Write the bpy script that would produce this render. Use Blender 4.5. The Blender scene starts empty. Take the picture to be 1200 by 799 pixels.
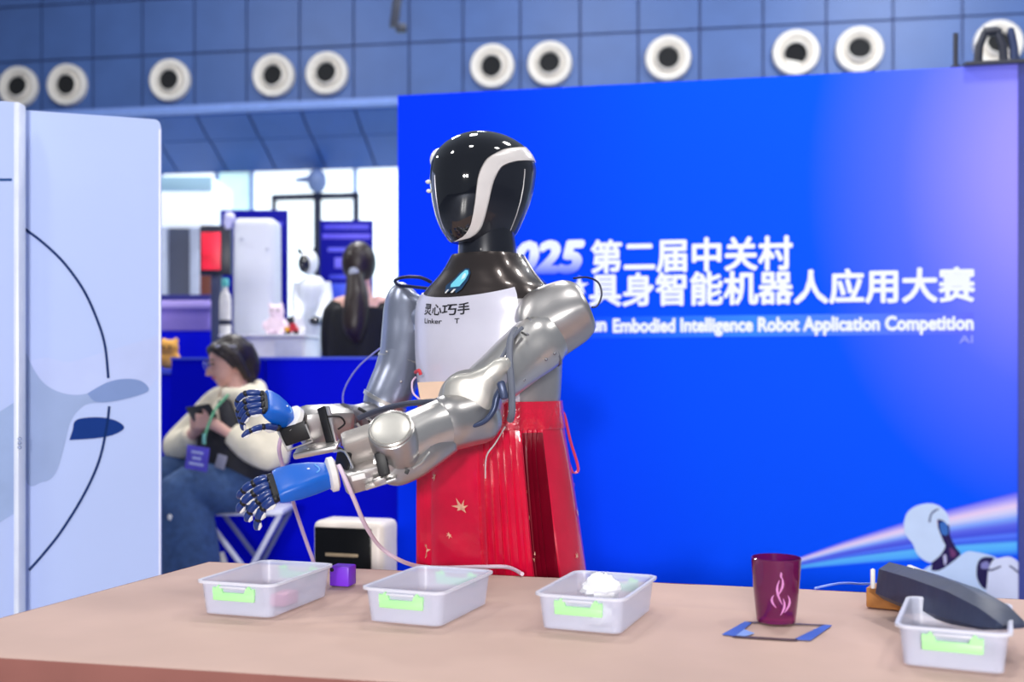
import bpy, bmesh, math, random
from mathutils import Vector, Matrix
random.seed(7)
V = Vector
SC = bpy.context.scene
COL = SC.collection

# ------------------------------------------------------------------ camera
H, FPX, HORIZON = 1.10, 1300.0, 440.0          # camera height, focal length in px, horizon row (1200x799)
cam_d = bpy.data.cameras.new('camera')
cam = bpy.data.objects.new('camera', cam_d); COL.objects.link(cam)
cam.location = (0, 0, H); cam.rotation_euler = (math.pi/2, 0, 0)
cam_d.sensor_width = 36; cam_d.lens = FPX/1200*36
cam_d.shift_y = (HORIZON-399.5)/1200
cam_d.clip_end = 200
cam_d.dof.use_dof = True; cam_d.dof.focus_distance = 2.2; cam_d.dof.aperture_fstop = 2.9
SC.camera = cam

# ------------------------------------------------------------------ world, lights, exposure
w = bpy.data.worlds.new('hall_ambient'); SC.world = w; w.use_nodes = True
w.node_tree.nodes['Background'].inputs[0].default_value = (.72, .82, 1.0, 1)
w.node_tree.nodes['Background'].inputs[1].default_value = .28
def area(name, loc, target, size, power, color=(1, 1, 1)):
    d = bpy.data.lights.new(name, 'AREA'); d.energy = power; d.size = size; d.color = color
    o = bpy.data.objects.new(name, d); COL.objects.link(o); o.location = loc
    o.rotation_euler = (V(target)-V(loc)).to_track_quat('-Z', 'Y').to_euler()
    return o
area('front_light', (-.60, -6.4, 2.15), (.2, 3.2, 1.1), .4, 345, (1, .97, .94))  # frontal pair, added unseen behind the camera for exposure and backdrop shadows
area('front_light', (.50, -6.4, 2.15), (.2, 3.2, 1.1), .4, 270, (1, .97, .94))
for lx, ly, pw in ((-.2, 4.35, 46), (1.9, 3.95, 46), (-2.2, 1.6, 32), (.1, 1.2, 26), (2.4, 2.0, 32), (-4.2, 5.6, 70), (-1.2, 7.2, 90), (3.6, 6.8, 60)):  # first two added to brighten the backdrop; the rest are unseen hall ceiling lamps
    area('overhead_light', (lx, ly, 4.6), (lx, ly+.01, 0), .35, pw, (1, .98, .95))
for lx, ly, pw in ((-5, 11, 200), (0, 10.5, 240), (5, 10, 420)):
    area('overhead_light', (lx, ly, 7.6), (lx, ly+2.5, 4), .8, pw, (.9, .95, 1))
vs = SC.view_settings
vs.view_transform = 'Standard'; vs.look = 'None'; vs.exposure = 0.0; vs.gamma = 1; vs.use_curve_mapping = False

# ------------------------------------------------------------------ helpers
def P(x, y, Y):
    return V(((x-600)/FPX*Y, Y, H-(y-HORIZON)/FPX*Y))
def G(x, y, z=0.70):                            # pixel -> point on a horizontal plane
    Y = FPX*(H-z)/(y-HORIZON); return V(((x-600)/FPX*Y, Y, z))
class Plane:
    def __init__(s, a, b):                      # vertical plane through two ground points
        s.o = V((a[0], a[1], 0)); s.e = (V((b[0], b[1], 0))-s.o).normalized()
        s.n = V((s.e.y, -s.e.x, 0))
        if s.n.y > 0: s.n = -s.n
    def hit(s, x, y, off=0.0):
        d = V(((x-600)/FPX, 1, -(y-HORIZON)/FPX)); o = s.o+s.n*off
        t = (o-V((0, 0, H))).dot(s.n)/d.dot(s.n)
        return V((0, 0, H))+d*t
    def uz(s, x, y, off=0.0):
        p = s.hit(x, y, off); return ((p-s.o).dot(s.e), p.z)
    def pt(s, u, z, off=0.0):
        return s.o+s.e*u+s.n*off+V((0, 0, z))
def lin(c):
    return tuple((v/255/12.92 if v/255 <= .04045 else ((v/255+.055)/1.055)**2.4) for v in c)
MATS = {}
def mat(name, c, rough=.5, metal=0, var=.06, scale=12, bump=0, alpha=1, emit=0, trans=0, coat=0, spec=.5, sub=None):
    if name in MATS: return MATS[name]
    m = bpy.data.materials.new(name); m.use_nodes = True
    nt = m.node_tree; b = nt.nodes['Principled BSDF']
    L = lin(c)
    tc = nt.nodes.new('ShaderNodeTexCoord'); nz = nt.nodes.new('ShaderNodeTexNoise')
    nz.inputs['Scale'].default_value = scale; nz.inputs['Detail'].default_value = 4
    nt.links.new(tc.outputs['Object'], nz.inputs['Vector'])
    rp = nt.nodes.new('ShaderNodeValToRGB')
    rp.color_ramp.elements[0].position = .3; rp.color_ramp.elements[1].position = .7
    rp.color_ramp.elements[0].color = tuple(v*(1-var) for v in L)+(1,)
    rp.color_ramp.elements[1].color = tuple(min(1, v*(1+var)) for v in L)+(1,)
    nt.links.new(nz.outputs['Fac'], rp.inputs['Fac']); nt.links.new(rp.outputs['Color'], b.inputs['Base Color'])
    b.inputs['Roughness'].default_value = rough; b.inputs['Metallic'].default_value = metal
    b.inputs['Specular IOR Level'].default_value = spec
    b.inputs['Alpha'].default_value = alpha
    b.inputs['Transmission Weight'].default_value = trans
    b.inputs['Coat Weight'].default_value = coat
    if emit:
        nt.links.new(rp.outputs['Color'], b.inputs['Emission Color']); b.inputs['Emission Strength'].default_value = emit
    if bump:
        bp = nt.nodes.new('ShaderNodeBump'); bp.inputs['Strength'].default_value = bump; bp.inputs['Distance'].default_value = .01
        nt.links.new(nz.outputs['Fac'], bp.inputs['Height']); nt.links.new(bp.outputs['Normal'], b.inputs['Normal'])
    MATS[name] = m
    return m
def vcol_mat(name, rough=.5):
    m = bpy.data.materials.new(name); m.use_nodes = True; nt = m.node_tree
    a = nt.nodes.new('ShaderNodeVertexColor'); a.layer_name = 'print'
    nt.links.new(a.outputs['Color'], nt.nodes['Principled BSDF'].inputs['Base Color'])
    nt.nodes['Principled BSDF'].inputs['Roughness'].default_value = .7; nt.nodes['Principled BSDF'].inputs['Specular IOR Level'].default_value = .08
    return m
def cat_rom(pts, n=6):
    pts = [V(p) for p in pts]; out = []
    for i in range(len(pts)-1):
        a, b, c, d = pts[max(i-1, 0)], pts[i], pts[i+1], pts[min(i+2, len(pts)-1)]
        for k in range(n):
            t = k/n
            out.append(.5*((2*b)+(c-a)*t+(2*a-5*b+4*c-d)*t*t+(3*b-a-3*c+d)*t**3))
    out.append(pts[-1]); return out
def frame(d, hint=None):
    d = V(d).normalized(); h = V(hint) if hint is not None else V((0, 0, 1))
    x = h.cross(d)
    if x.length < 1e-4: x = V((1, 0, 0)).cross(d)
    x.normalize(); return x, d.cross(x).normalized(), d
class MB:
    def __init__(s): s.v = []; s.f = []; s.m = []
    def add(s, vs_, fs, mi=0):
        k = len(s.v); s.v += [V(p) for p in vs_]
        for f in fs: s.f.append([i+k for i in f]); s.m.append(mi)
        return s
    def loft(s, rings, cap0=True, cap1=True, mi=0, closed=True):
        n = len(rings[0]); vs_ = [p for r in rings for p in r]; fs = []
        for i in range(len(rings)-1):
            for j in range(n if closed else n-1):
                a, b = i*n+j, i*n+(j+1) % n
                fs.append((a, b, b+n, a+n))
        if cap0: fs.append(tuple(reversed(range(n))))
        if cap1: fs.append(tuple(range((len(rings)-1)*n, len(rings)*n)))
        return s.add(vs_, fs, mi)
    def tube(s, pts, rads, n=10, mi=0, flat=1.0, hint=None, smooth=0):
        pts = [V(p) for p in pts]
        if smooth:
            if not isinstance(rads, (int, float)):
                rr = cat_rom([V((r, 0, 0)) for r in rads], smooth); rads = [max(.0005, q.x) for q in rr]
            pts = cat_rom(pts, smooth)
        if isinstance(rads, (int, float)): rads = [rads]*len(pts)
        rings = []; x = None
        for i, p in enumerate(pts):
            d = (pts[min(i+1, len(pts)-1)]-pts[max(i-1, 0)]).normalized()
            if x is None: x, y, _ = frame(d, hint)
            else:
                x = (x-d*x.dot(d)).normalized(); y = d.cross(x)
            rings.append([p+(x*math.cos(a)+y*math.sin(a)*flat)*rads[i] for a in [2*math.pi*k/n for k in range(n)]])
        return s.loft(rings, mi=mi)
    def ell(s, c, rx, ry=None, rz=None, R=None, mi=0, nu=20, nv=12):
        ry = ry or rx; rz = rz or rx; R = R or Matrix.Identity(3); c = V(c); rings = []
        for i in range(1, nv):
            t = math.pi*i/nv-math.pi/2
            rings.append([c+R@V((rx*math.cos(t)*math.cos(a), ry*math.cos(t)*math.sin(a), rz*math.sin(t))) for a in [2*math.pi*k/nu for k in range(nu)]])
        k = len(s.v); n = nu; s.loft(rings, False, False, mi)
        b = len(s.v); s.v += [c+R@V((0, 0, -rz)), c+R@V((0, 0, rz))]
        for j in range(n):
            s.f.append([b, k+(j+1) % n, k+j]); s.m.append(mi)
            q = k+(nv-2)*n; s.f.append([b+1, q+j, q+(j+1) % n]); s.m.append(mi)
        return s
    def rbox(s, c, size, R=None, r=.004, seg=2, mi=0):
        bm = bmesh.new(); bmesh.ops.create_cube(bm, size=1)
        for q in bm.verts: q.co = V((q.co.x*size[0], q.co.y*size[1], q.co.z*size[2]))
        if r > 0: bmesh.ops.bevel(bm, geom=list(bm.edges), offset=min(r, min(size)*.49), segments=seg, profile=.5, affect='EDGES')
        R = R or Matrix.Identity(3); bm.verts.index_update()
        s.add([V(c)+R@q.co for q in bm.verts], [[q.index for q in f.verts] for f in bm.faces], mi); bm.free(); return s
    def prism(s, pts, off, mi=0):
        pts = [V(p) for p in pts]; n = len(pts); off = V(off)
        return s.add(pts+[p+off for p in pts], [tuple(range(n)), tuple(reversed(range(n, 2*n)))]+[(i, i+n, (i+1) % n+n, (i+1) % n) for i in range(n)], mi)
    def dome(s, pts, axis, h, mi=0, steps=4, back=.01):        # outline bulged along an axis
        pts = [V(p) for p in pts]; c = sum(pts, V())/len(pts); ax = V(axis).normalized(); rings = [[p-ax*back for p in pts]]
        for i in range(steps+1):
            t = i/steps*math.pi/2*.93
            rings.append([c+(p-c)*(1-(1-math.cos(t))*.95)+ax*h*math.sin(t) for p in pts])
        return s.loft(rings, mi=mi)
    def lathe(s, c, axis, prof, n=28, mi=0, hint=None, cap0=True, cap1=True):
        x, y, d = frame(axis, hint); c = V(c)
        return s.loft([[c+d*h+(x*math.cos(a)+y*math.sin(a))*r for a in [2*math.pi*k/n for k in range(n)]] for r, h in prof], cap0, cap1, mi)
    def build(s, name, mats, parent=None, smooth=40, org=None):
        org = V(org) if org is not None else (V(parent.get('_o', (0, 0, 0))) if parent else V())
        me = bpy.data.meshes.new(name); me.from_pydata([p-org for p in s.v], [], s.f)
        if not isinstance(mats, (list, tuple)): mats = [mats]
        for m in mats: me.materials.append(m)
        me.polygons.foreach_set('material_index', s.m)
        bm = bmesh.new(); bm.from_mesh(me); bmesh.ops.remove_doubles(bm, verts=bm.verts, dist=1e-6)
        bmesh.ops.recalc_face_normals(bm, faces=bm.faces); bm.to_mesh(me); bm.free()
        if smooth:
            me.shade_smooth(); me.set_sharp_from_angle(angle=math.radians(smooth))
        o = bpy.data.objects.new(name, me); COL.objects.link(o)
        if parent: o.parent = parent; o['_o'] = tuple(org)
        else: o.location = org; o['_o'] = tuple(org)
        return o
def tag(o, label, cat=None, group=None, kind=None):
    if label: o['label'] = label
    if cat: o['category'] = cat
    if group: o['group'] = group
    if kind: o['kind'] = kind
    return o
def thing(name, label, cat, org, group=None, kind=None):
    o = bpy.data.objects.new(name, None); COL.objects.link(o); o.location = org; o['_o'] = tuple(org)
    o.empty_display_size = .05
    return tag(o, label, cat, group, kind)
def copy_tree(o, parent=None):
    c = o.copy(); COL.objects.link(c); c.parent = parent
    for ch in o.children: copy_tree(ch, c)
    return c
def remesh(o, voxel, smooth=6, fac=.5):
    m = o.modifiers.new('r', 'REMESH'); m.mode = 'VOXEL'; m.voxel_size = voxel
    q = o.modifiers.new('s', 'SMOOTH'); q.iterations = smooth; q.factor = fac
    dg = bpy.context.evaluated_depsgraph_get(); dg.update()
    me = bpy.data.meshes.new_from_object(o.evaluated_get(dg)); old = o.data; mats = list(old.materials)
    o.modifiers.clear(); o.data = me; bpy.data.meshes.remove(old); me.name = o.name
    if len(me.materials) == 0:
        for x in mats: me.materials.append(x)
    me.shade_smooth(); return o
def text_mesh(txt, bold=0.0, shear=0.0):
    cu = bpy.data.curves.new('t', 'FONT'); cu.body = txt; cu.size = 1; cu.offset = bold; cu.shear = shear; cu.resolution_u = 3
    o = bpy.data.objects.new('t', cu); COL.objects.link(o)
    dg = bpy.context.evaluated_depsgraph_get(); dg.update()
    me = bpy.data.meshes.new_from_object(o.evaluated_get(dg))
    vs_ = [v.co.copy() for v in me.vertices]; fs = [list(p.vertices) for p in me.polygons]
    bpy.data.objects.remove(o); bpy.data.curves.remove(cu); bpy.data.meshes.remove(me)
    return vs_, fs
def lettering(name, txt, fn, m, parent, bold=.02, shear=0, nrm=V((0, 0, 0))):
    """fn maps text (0..1, 0..1) of its own bounding box to a 3-D point"""
    vb, fb = text_mesh(txt, 0, shear); vs_, fs = [], []
    lv = []
    for dx, dy in ((0, 0), (bold, 0), (-bold, 0), (0, bold), (0, -bold), (bold*.7, bold*.7), (-bold*.7, bold*.7), (bold*.7, -bold*.7), (-bold*.7, -bold*.7)):
        k = len(vs_); vs_ += [v+V((dx, dy, 0)) for v in vb]; lv += [k/max(1, len(vb))]*len(vb); fs += [[i+k for i in f] for f in fb]
    x0, x1 = min(v.x for v in vs_), max(v.x for v in vs_); y0, y1 = min(v.y for v in vs_), max(v.y for v in vs_)
    b = MB(); b.add([fn((v.x-x0)/(x1-x0), (v.y-y0)/(y1-y0))+(nrm*(.00012*l)) for v, l in zip(vs_, lv)], fs)
    o = b.build(name, m, parent, smooth=0)
    return o, (x1-x0)/(y1-y0)

# ------------------------------------------------------------------ materials
M_silver = mat('silver_paint', (186, 183, 182), .33, .88, .04, 30)
M_silver2 = mat('silver_bright', (206, 203, 200), .30, .85, .03, 30)
M_greymetal = mat('grey_metal', (140, 140, 146), .38, .75, .06, 40)
M_chest = mat('chest_paint', (226, 224, 240), .28, .18, .05, 9, coat=.3)
M_black = mat('gloss_black', (9, 10, 18), .06, 0, .1, 10, coat=1)
M_dark = mat('dark_shell', (24, 26, 36), .28, .2, .1, 10, coat=.5)
M_yoke = mat('dark_yoke', (62, 54, 52), .27, .55, .08, 10, coat=.5)
M_rubber = mat('black_rubber', (16, 17, 22), .5)
M_white = mat('white_plastic', (236, 234, 232), .3)
M_band = mat('white_band', (226, 220, 218), .25, .15)
M_blueshell = mat('blue_shell', (10, 96, 200), .38, 0, .05, 20)
M_navy = mat('navy_finger', (24, 52, 120), .3, 0, .1, 20, coat=.3)
M_bluerim = mat('bluegrey_rim', (58, 70, 102), .35, .3)
M_pink = mat('pale_pink_cord', (226, 196, 224), .45)
M_wcord = mat('white_cord', (232, 226, 232), .4)
M_skin = mat('skin', (226, 176, 164), .5, sub=1)
M_hair = mat('dark_hair', (38, 28, 30), .4, 0, .25, 60, bump=.3)

# ------------------------------------------------------------------ setting
b = MB(); b.rbox((0, 8, -.05), (34, 34, .1), r=0)
tag(b.build('floor', mat('floor_grey', (150, 156, 172), .35, 0, .1, 1.5), smooth=0), 'pale grey hall floor', None, kind='structure')

HW = Plane(P(25, 440, 17)[:2], P(1165, 440, 14.8)[:2])
wall = MB(); u0, u1 = -6, 22
wall.prism([HW.pt(u0, 5.02), HW.pt(u1, 5.02), HW.pt(u1, 8.6), HW.pt(u0, 8.6)], -HW.n*.3)
wall_back = tag(wall.build('wall_back', mat('joint_blue', (36, 48, 96), .7), smooth=0), 'blue panelled upper hall wall', kind='structure')
M_panel = mat('blue_panel', (64, 93, 150), .5, .0, .07, 2.2)
seams = [HW.uz(x, 60)[0] for x in (50, 110, 168, 229, 290, 352, 415, 480, 543, 610, 680, 748, 820, 894, 968, 1046, 1127, 1205)]
step = (seams[-1]-seams[0])/(len(seams)-1)
seams = [seams[0]-step*k for k in range(4, 0, -1)]+seams+[seams[-1]+step*k for k in range(1, 4)]
rows = ((5.10, 5.90), (5.90, 6.74), (6.74, 7.6))
for r0, r1 in rows:
    for a, c in zip(seams[:-1], seams[1:]):
        q = MB(); g = .014
        q.prism([HW.pt(a+g, r0+g, .03), HW.pt(c-g, r0+g, .03), HW.pt(c-g, r1-g, .03), HW.pt(a+g, r1-g, .03)], -HW.n*.03)
        q.build('wall_panel', M_panel, wall_back, smooth=0)
# ledge and slanted soffit
q = MB(); q.prism([HW.pt(u0, 5.0, .16), HW.pt(u1, 5.0, .16), HW.pt(u1, 5.1, .16), HW.pt(u0, 5.1, .16)], -HW.n*.2)
tag(q.build('trim_1', mat('ledge_paint', (120, 148, 214), .5), smooth=0), 'pale ledge under the blue wall panels', kind='structure')
q = MB(); q.prism([HW.pt(u0, 5.0, -.03), HW.pt(u1, 5.0, -.03), HW.pt(u1, 4.36, -1.23), HW.pt(u0, 4.36, -1.23)], V((0, 0, .1)))
soffit = tag(q.build('ceiling', MATS['joint_blue'], smooth=0), 'slanting blue soffit above the glazing', kind='structure')
M_soff = mat('soffit_panel', (60, 104, 182), .5, .0, .07, 2)
for (d0, z0), (d1, z1) in (((0, 5.0), (.5, 4.73)), ((.5, 4.73), (1.2, 4.37))):
    for a, c in zip(seams[:-1], seams[1:]):
        q = MB(); g = .016; mg = .025
        q.prism([HW.pt(a+g, z0-.02, -d0-mg), HW.pt(c-g, z0-.02, -d0-mg), HW.pt(c-g, z1-.02, -d1+mg), HW.pt(a+g, z1-.02, -d1+mg)], V((0, 0, .025)))
        q.build('soffit_panel', M_soff, soffit, smooth=0)
# glazing under the soffit
M_mull = mat('dark_frame', (30, 38, 66), .5); M_pane = mat('daylight_pane', (236, 248, 255), .3, 0, .05, .6, emit=1.25)
M_pane2 = mat('daylight_pane_green', (196, 232, 236), .3, 0, .14, 1.2, emit=.85)
M_pale = mat('pale_frame', (150, 176, 226), .5)
GW = -1.25
win = thing('window_1', 'tall daylight glazing with dark door frame under the soffit', None, HW.pt(5, 0, GW), kind='structure')
ux = [HW.uz(x, 300, GW)[0] for x in (-220, -80, 60, 125, 190, 255, 296, 322, 373, 417, 470, 540, 620, 720, 840, 960, 1100, 1240, 1400, 1580, 1800)]
zt = HW.uz(373, 231, GW)[1]
def wquad(b_, a, c, z0, z1, off, th, mi=0):
    b_.prism([HW.pt(a, z0, off), HW.pt(c, z0, off), HW.pt(c, z1, off), HW.pt(a, z1, off)], -HW.n*th, mi)
for i, (a, c) in enumerate(zip(ux[:-1], ux[1:])):
    for (z0, z1) in ((.1, 2.2), (2.2, zt), (zt, 4.36)):
        q = MB(); wquad(q, a, c, z0, z1, GW, .02)
        q.build('pane', M_pane2 if (i == 5 or i >= 10 and z0 < 3) else M_pane, win, smooth=0)
for i, a in enumerate(ux):
    q = MB(); dk = i in (7, 8); hw = .055 if i == 8 else .03
    wquad(q, a-hw, a+hw, .05, 4.36 if not dk or i == 8 else zt+.04, GW+.06, .06); q.build('mullion', M_mull if dk else M_pale, win, smooth=0)
q = MB(); wquad(q, ux[7]-.03, ux[9]+.05, zt-.04, zt+.05, GW+.07, .06); q.build('transom', M_mull, win, smooth=0)
q = MB(); wquad(q, ux[9]-.02, ux[9]+.06, 2.9, zt+.05, GW+.07, .06); q.build('door_frame', M_mull, win, smooth=0)
q = MB(); wquad(q, ux[0], ux[-1], 0, .12, GW+.08, .08); q.build('sill', M_pale, win, smooth=0)
q = MB(); wquad(q, ux[5], ux[7], zt-.25, zt-.19, GW+.06, .05); q.build('transom', M_pale, win, smooth=0)
# side walls of the glazing bay close the hall
for nm, ua in (('wall_left', -6), ('wall_right', 22)):
    q = MB(); q.prism([HW.pt(ua, 0, .3), HW.pt(ua, 0, -1.4), HW.pt(ua, 8.6, -1.4), HW.pt(ua, 8.6, .3)], HW.e*.2)
    tag(q.build(nm, M_panel, smooth=0), 'blue end wall of the hall bay', kind='structure')

# air nozzles
M_noz = mat('cream_nozzle', (222, 214, 204), .5); M_hole = mat('nozzle_hole', (10, 10, 14), .8)
nozzles = [(25, 103, .1, .1), (82, 103, .05, -.05), (202, 98, 0, 0), (323, 93, -.05, .05), (385, 91, 0, .1), (578, 79, -.1, -.1), (645, 76, .0, .12),
           (783, 69, .05, .05), (932, 60, -.1, -.42), (1006, 54, 0, .25), (1168, 46, 0, .2)]
for i, (x, y, dx, dz) in enumerate(nozzles):
    u = HW.uz(x, y)[0]; c = HW.pt(u, 5.50, .045); R0 = .315
    tilt = (HW.n+HW.e*dx+V((0, 0, 1))*dz*.9).normalized()
    side = ['beside', 'below'][0]
    nm = ['last in the row, above the hinged side panel', 'above the white printed panel', 'alone right after the white printed panel', 'of the pair above the glazing, farther from the backdrop', 'of the pair above the glazing, nearer to the backdrop',
          'of the pair above the robot head, nearer the bracket', 'of the pair above the robot head, farther from the bracket', 'alone above the backdrop title', 'tipped downward above the backdrop',
          'tipped upward above the backdrop', 'behind the dark clamp legs'][i]
    t = thing('air_nozzle', 'round cream air nozzle '+nm, 'air vent', c, 'air nozzles along the hall wall')
    q = MB(); q.lathe(c, HW.n, [(R0, -.01), (R0, .05), (R0*.97, .08), (R0*.90, .092), (R0*.78, .085), (R0*.66, .06), (R0*.62, .03)], 40); q.build('flange', M_noz, t)
    cc = c+HW.n*.002
    q = MB(); q.lathe(cc, tilt, [(R0*.64, .0), (R0*.62, .045), (R0*.57, .085), (R0*.53, .100), (R0*.50, .100), (R0*.48, .08), (R0*.46, .03)], 36, cap1=False); bl = q.build('ball_jet', M_noz, t)
    q = MB(); q.lathe(cc+tilt*.01, tilt, [(R0*.36, 0), (R0*.465, .055)], 28); q.build('bore', M_hole, bl)
# hanging strut
c = P(468, 0, 13); q = MB(); q.rbox(P(466, 10, 13)+V((0, 0, .15)), (.10, .08, .75), Matrix.Rotation(.12, 3, 'Y'), .01)
q.rbox(P(470, 33, 13), (.13, .1, .10), None, .02); q.rbox(P(463, -20, 13)+V((0, 0, 1.1)), (.05, .05, 2.2), None, .01)
tag(q.build('hanging_bracket', mat('bracket_dark', (40, 44, 60), .5), org=P(468, 35, 13)), 'dark bracket hanging in front of the blue panels', 'bracket')

# ------------------------------------------------------------------ blue backdrop
BW = Plane(P(466, 440, 5.4)[:2], P(1140, 440, 4.89)[:2])
ztop = 1.1+328/1300*5.4
ur = BW.uz(1193, 300)[0]
m_bd = bpy.data.materials.new('backdrop_gradient'); m_bd.use_nodes = True; nt = m_bd.node_tree; pb = nt.nodes['Principled BSDF']
tc = nt.nodes.new('ShaderNodeTexCoord'); mp = nt.nodes.new('ShaderNodeMapping'); ln = nt.nodes.new('ShaderNodeVectorMath'); ln.operation = 'LENGTH'
sep = nt.nodes.new('ShaderNodeSeparateXYZ'); cmb = nt.nodes.new('ShaderNodeCombineXYZ')
nt.links.new(tc.outputs['Generated'], sep.inputs[0]); nt.links.new(sep.outputs['X'], cmb.inputs['X']); nt.links.new(sep.outputs['Z'], cmb.inputs['Y'])
mp.inputs['Location'].default_value = (-1.06*1.0, -.80*.62, 0); mp.inputs['Scale'].default_value = (1.0, .62, 1)
nt.links.new(cmb.outputs[0], mp.inputs['Vector']); nt.links.new(mp.outputs[0], ln.inputs[0])
rp = nt.nodes.new('ShaderNodeValToRGB'); cr = rp.color_ramp
stops = [(0.0, (172, 160, 255)), (.10, (152, 146, 255)), (.24, (84, 108, 255)), (.38, (4, 86, 255)), (.62, (0, 80, 255)), (.95, (0, 54, 255))]  # lilac at the upper right, deepening to blue with distance
while len(cr.elements) < len(stops): cr.elements.new(.5)
for e_, (p_, c_) in zip(cr.elements, stops): e_.position = p_; e_.color = lin(c_)+(1,)
nt.links.new(ln.outputs['Value'], rp.inputs['Fac']); nt.links.new(rp.outputs['Color'], pb.inputs['Base Color']); pb.inputs['Roughness'].default_value = .55
pb.inputs['Specular IOR Level'].default_value = .04
backdrop = thing('backdrop_wall', 'tall bright blue printed backdrop wall with white competition title', 'backdrop', BW.pt(1.3, 0))
q = MB(); q.prism([BW.pt(0, 0), BW.pt(ur, 0), BW.pt(ur, ztop), BW.pt(0, ztop)], -BW.n*.06)
board = q.build('printed_board', m_bd, backdrop, smooth=0)
q = MB(); q.prism([BW.pt(ur, 0, .01), BW.pt(ur+.03, 0, .01), BW.pt(ur+.03, ztop, .01), BW.pt(ur, ztop, .01)], -BW.n*.08)
q.build('edge_trim', mat('trim_navy', (40, 52, 140), .4), backdrop, smooth=0)
M_txt = mat('title_white', (240, 246, 255), .5, 0, .02)
def fitter(xl, yb_l, yt_l, xr, off=.002):
    ul, z0 = BW.uz(xl, yb_l); _, z1 = BW.uz(xl, yt_l); ur_ = BW.uz(xr, yb_l)[0]
    return lambda a, c: BW.pt(ul+(ur_-ul)*a, z0+(z1-z0)*c, off)
lettering('title_line', '第二届中关村', fitter(692, 321, 281, 929), M_txt, board, .033, nrm=BW.n)
lettering('title_line', '具身智能机器人应用大赛', fitter(690, 360, 320, 1143), M_txt, board, .033, nrm=BW.n)
# english subtitle on a lighter strip
mv = vcol_mat('print_colours', .55)
def vprint(name, quads, parent, off):
    """quads: list of (plane pixel points, colours)"""
    me = bpy.data.meshes.new(name); vs_, fs, cs = [], [], []
    org = V(parent['_o'])
    for pts, cols in quads:
        k = len(vs_); vs_ += [BW.hit(x, y, off)-org for x, y in pts]; fs.append(list(range(k, k+len(pts)))); cs += cols
    me.from_pydata(vs_, [], fs); ca = me.color_attributes.new('print', 'FLOAT_COLOR', 'POINT')
    for i, c_ in enumerate(cs): ca.data[i].color = lin(c_)+(1,)
    me.materials.append(mv); o = bpy.data.objects.new(name, me); COL.objects.link(o); o.parent = parent; o['_o'] = tuple(org); return o
strip_c = [(640, (0, 62, 255)), (720, (20, 92, 255)), (880, (60, 140, 255)), (1000, (84, 130, 255)), (1141, (104, 112, 255))]
qs = []
for (xa, ca_), (xb, cb_) in zip(strip_c[:-1], strip_c[1:]):
    f = lambda x: 385-(x-640)*.0118
    qs.append((((xa, f(xa)+12), (xb, f(xb)+12), (xb, f(xb)-13), (xa, f(xa)-13)), [ca_, cb_, cb_, ca_]))
vprint('subtitle_strip', qs, board, .001)
fe = fitter(718, 394, 373, 1141)
o_, asp = lettering('subtitle', 'Embodied Intelligence Robot Application Competition', fitter(718, 395, 373, 1141), M_txt, board, .05, nrm=BW.n)
fz = fitter(540, 395, 373, 711)
lettering('subtitle', 'The 2nd Zhongguancun', fz, M_txt, board, .05, nrm=BW.n)
M_fade = bpy.data.materials.new('fading_white_print'); M_fade.use_nodes = True; nt = M_fade.node_tree
tc = nt.nodes.new('ShaderNodeTexCoord'); sep = nt.nodes.new('ShaderNodeSeparateXYZ'); rp = nt.nodes.new('ShaderNodeValToRGB')
nt.links.new(tc.outputs['Generated'], sep.inputs[0]); nt.links.new(sep.outputs['Z'], rp.inputs['Fac'])
rp.color_ramp.elements[0].position = .0; rp.color_ramp.elements[0].color = lin((20, 80, 255))+(1,)
rp.color_ramp.elements[1].position = .62; rp.color_ramp.elements[1].color = lin((236, 244, 255))+(1,)
nt.links.new(rp.outputs['Color'], nt.nodes['Principled BSDF'].inputs['Base Color'])
lettering('title_year', '2025', fitter(572, 323, 283, 686), M_fade, board, .055, .22, BW.n)
lettering('title_mark', '★', fitter(668, 345, 323, 690), M_txt, board, .001, nrm=BW.n)
lettering('title_mark', 'AI', fitter(1124, 402, 393, 1140), mat('faint_lilac', (150, 160, 255), .5), board, .01, nrm=BW.n)
# streaks of light printed at the foot of the board
tip = (902, 668)
fan = [(576, (60, 84, 250)), (584, (170, 160, 250)), (592, (240, 214, 246)), (599, (214, 214, 252)), (607, (130, 170, 255)), (614, (96, 108, 236)), (622, (70, 84, 226)),
       (627, (90, 130, 255)), (632, (60, 90, 236)), (637, (96, 190, 255)), (644, (80, 170, 255)), (652, (0, 70, 250))]
qs = []
for (ya, ca_), (yb, cb_) in zip(fan[:-1], fan[1:]):
    for t0, t1 in ((.0, .3), (.3, .65), (.65, 1.0)):
        def pt(t, y): return (tip[0]+(1192-tip[0])*t, tip[1]+(y-tip[1])*t - 6*math.sin(math.pi*t)*(1 if y < 640 else .4) + (y-612)*.05*(1-t))
        qs.append(((pt(t0, yb), pt(t1, yb), pt(t1, ya), pt(t0, ya)), [cb_, cb_, ca_, ca_]))
vprint('light_streak_print', qs, board, .001)
def wprint(name, pts, c_, off, parent, org=(1000, 570), s=5.325):
    q = MB(); pp = [BW.hit(org[0]+x/s, org[1]+y/s, off) for x, y in cat_rom([V((a, b_, 0)) for a, b_ in pts+[pts[0]]], 4) for x, y in [(x, y)]] if False else \
        [BW.hit(org[0]+p.x/s, org[1]+p.y/s, off) for p in cat_rom([V((a, b_, 0)) for a, b_ in pts+[pts[0]]], 4)[:-1]]
    q.add(pp, [tuple(range(len(pp)))]); return q.build(name, mat('print_%d_%d_%d' % c_, c_, .7, 0, .03, spec=.08), parent, smooth=0)
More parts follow.
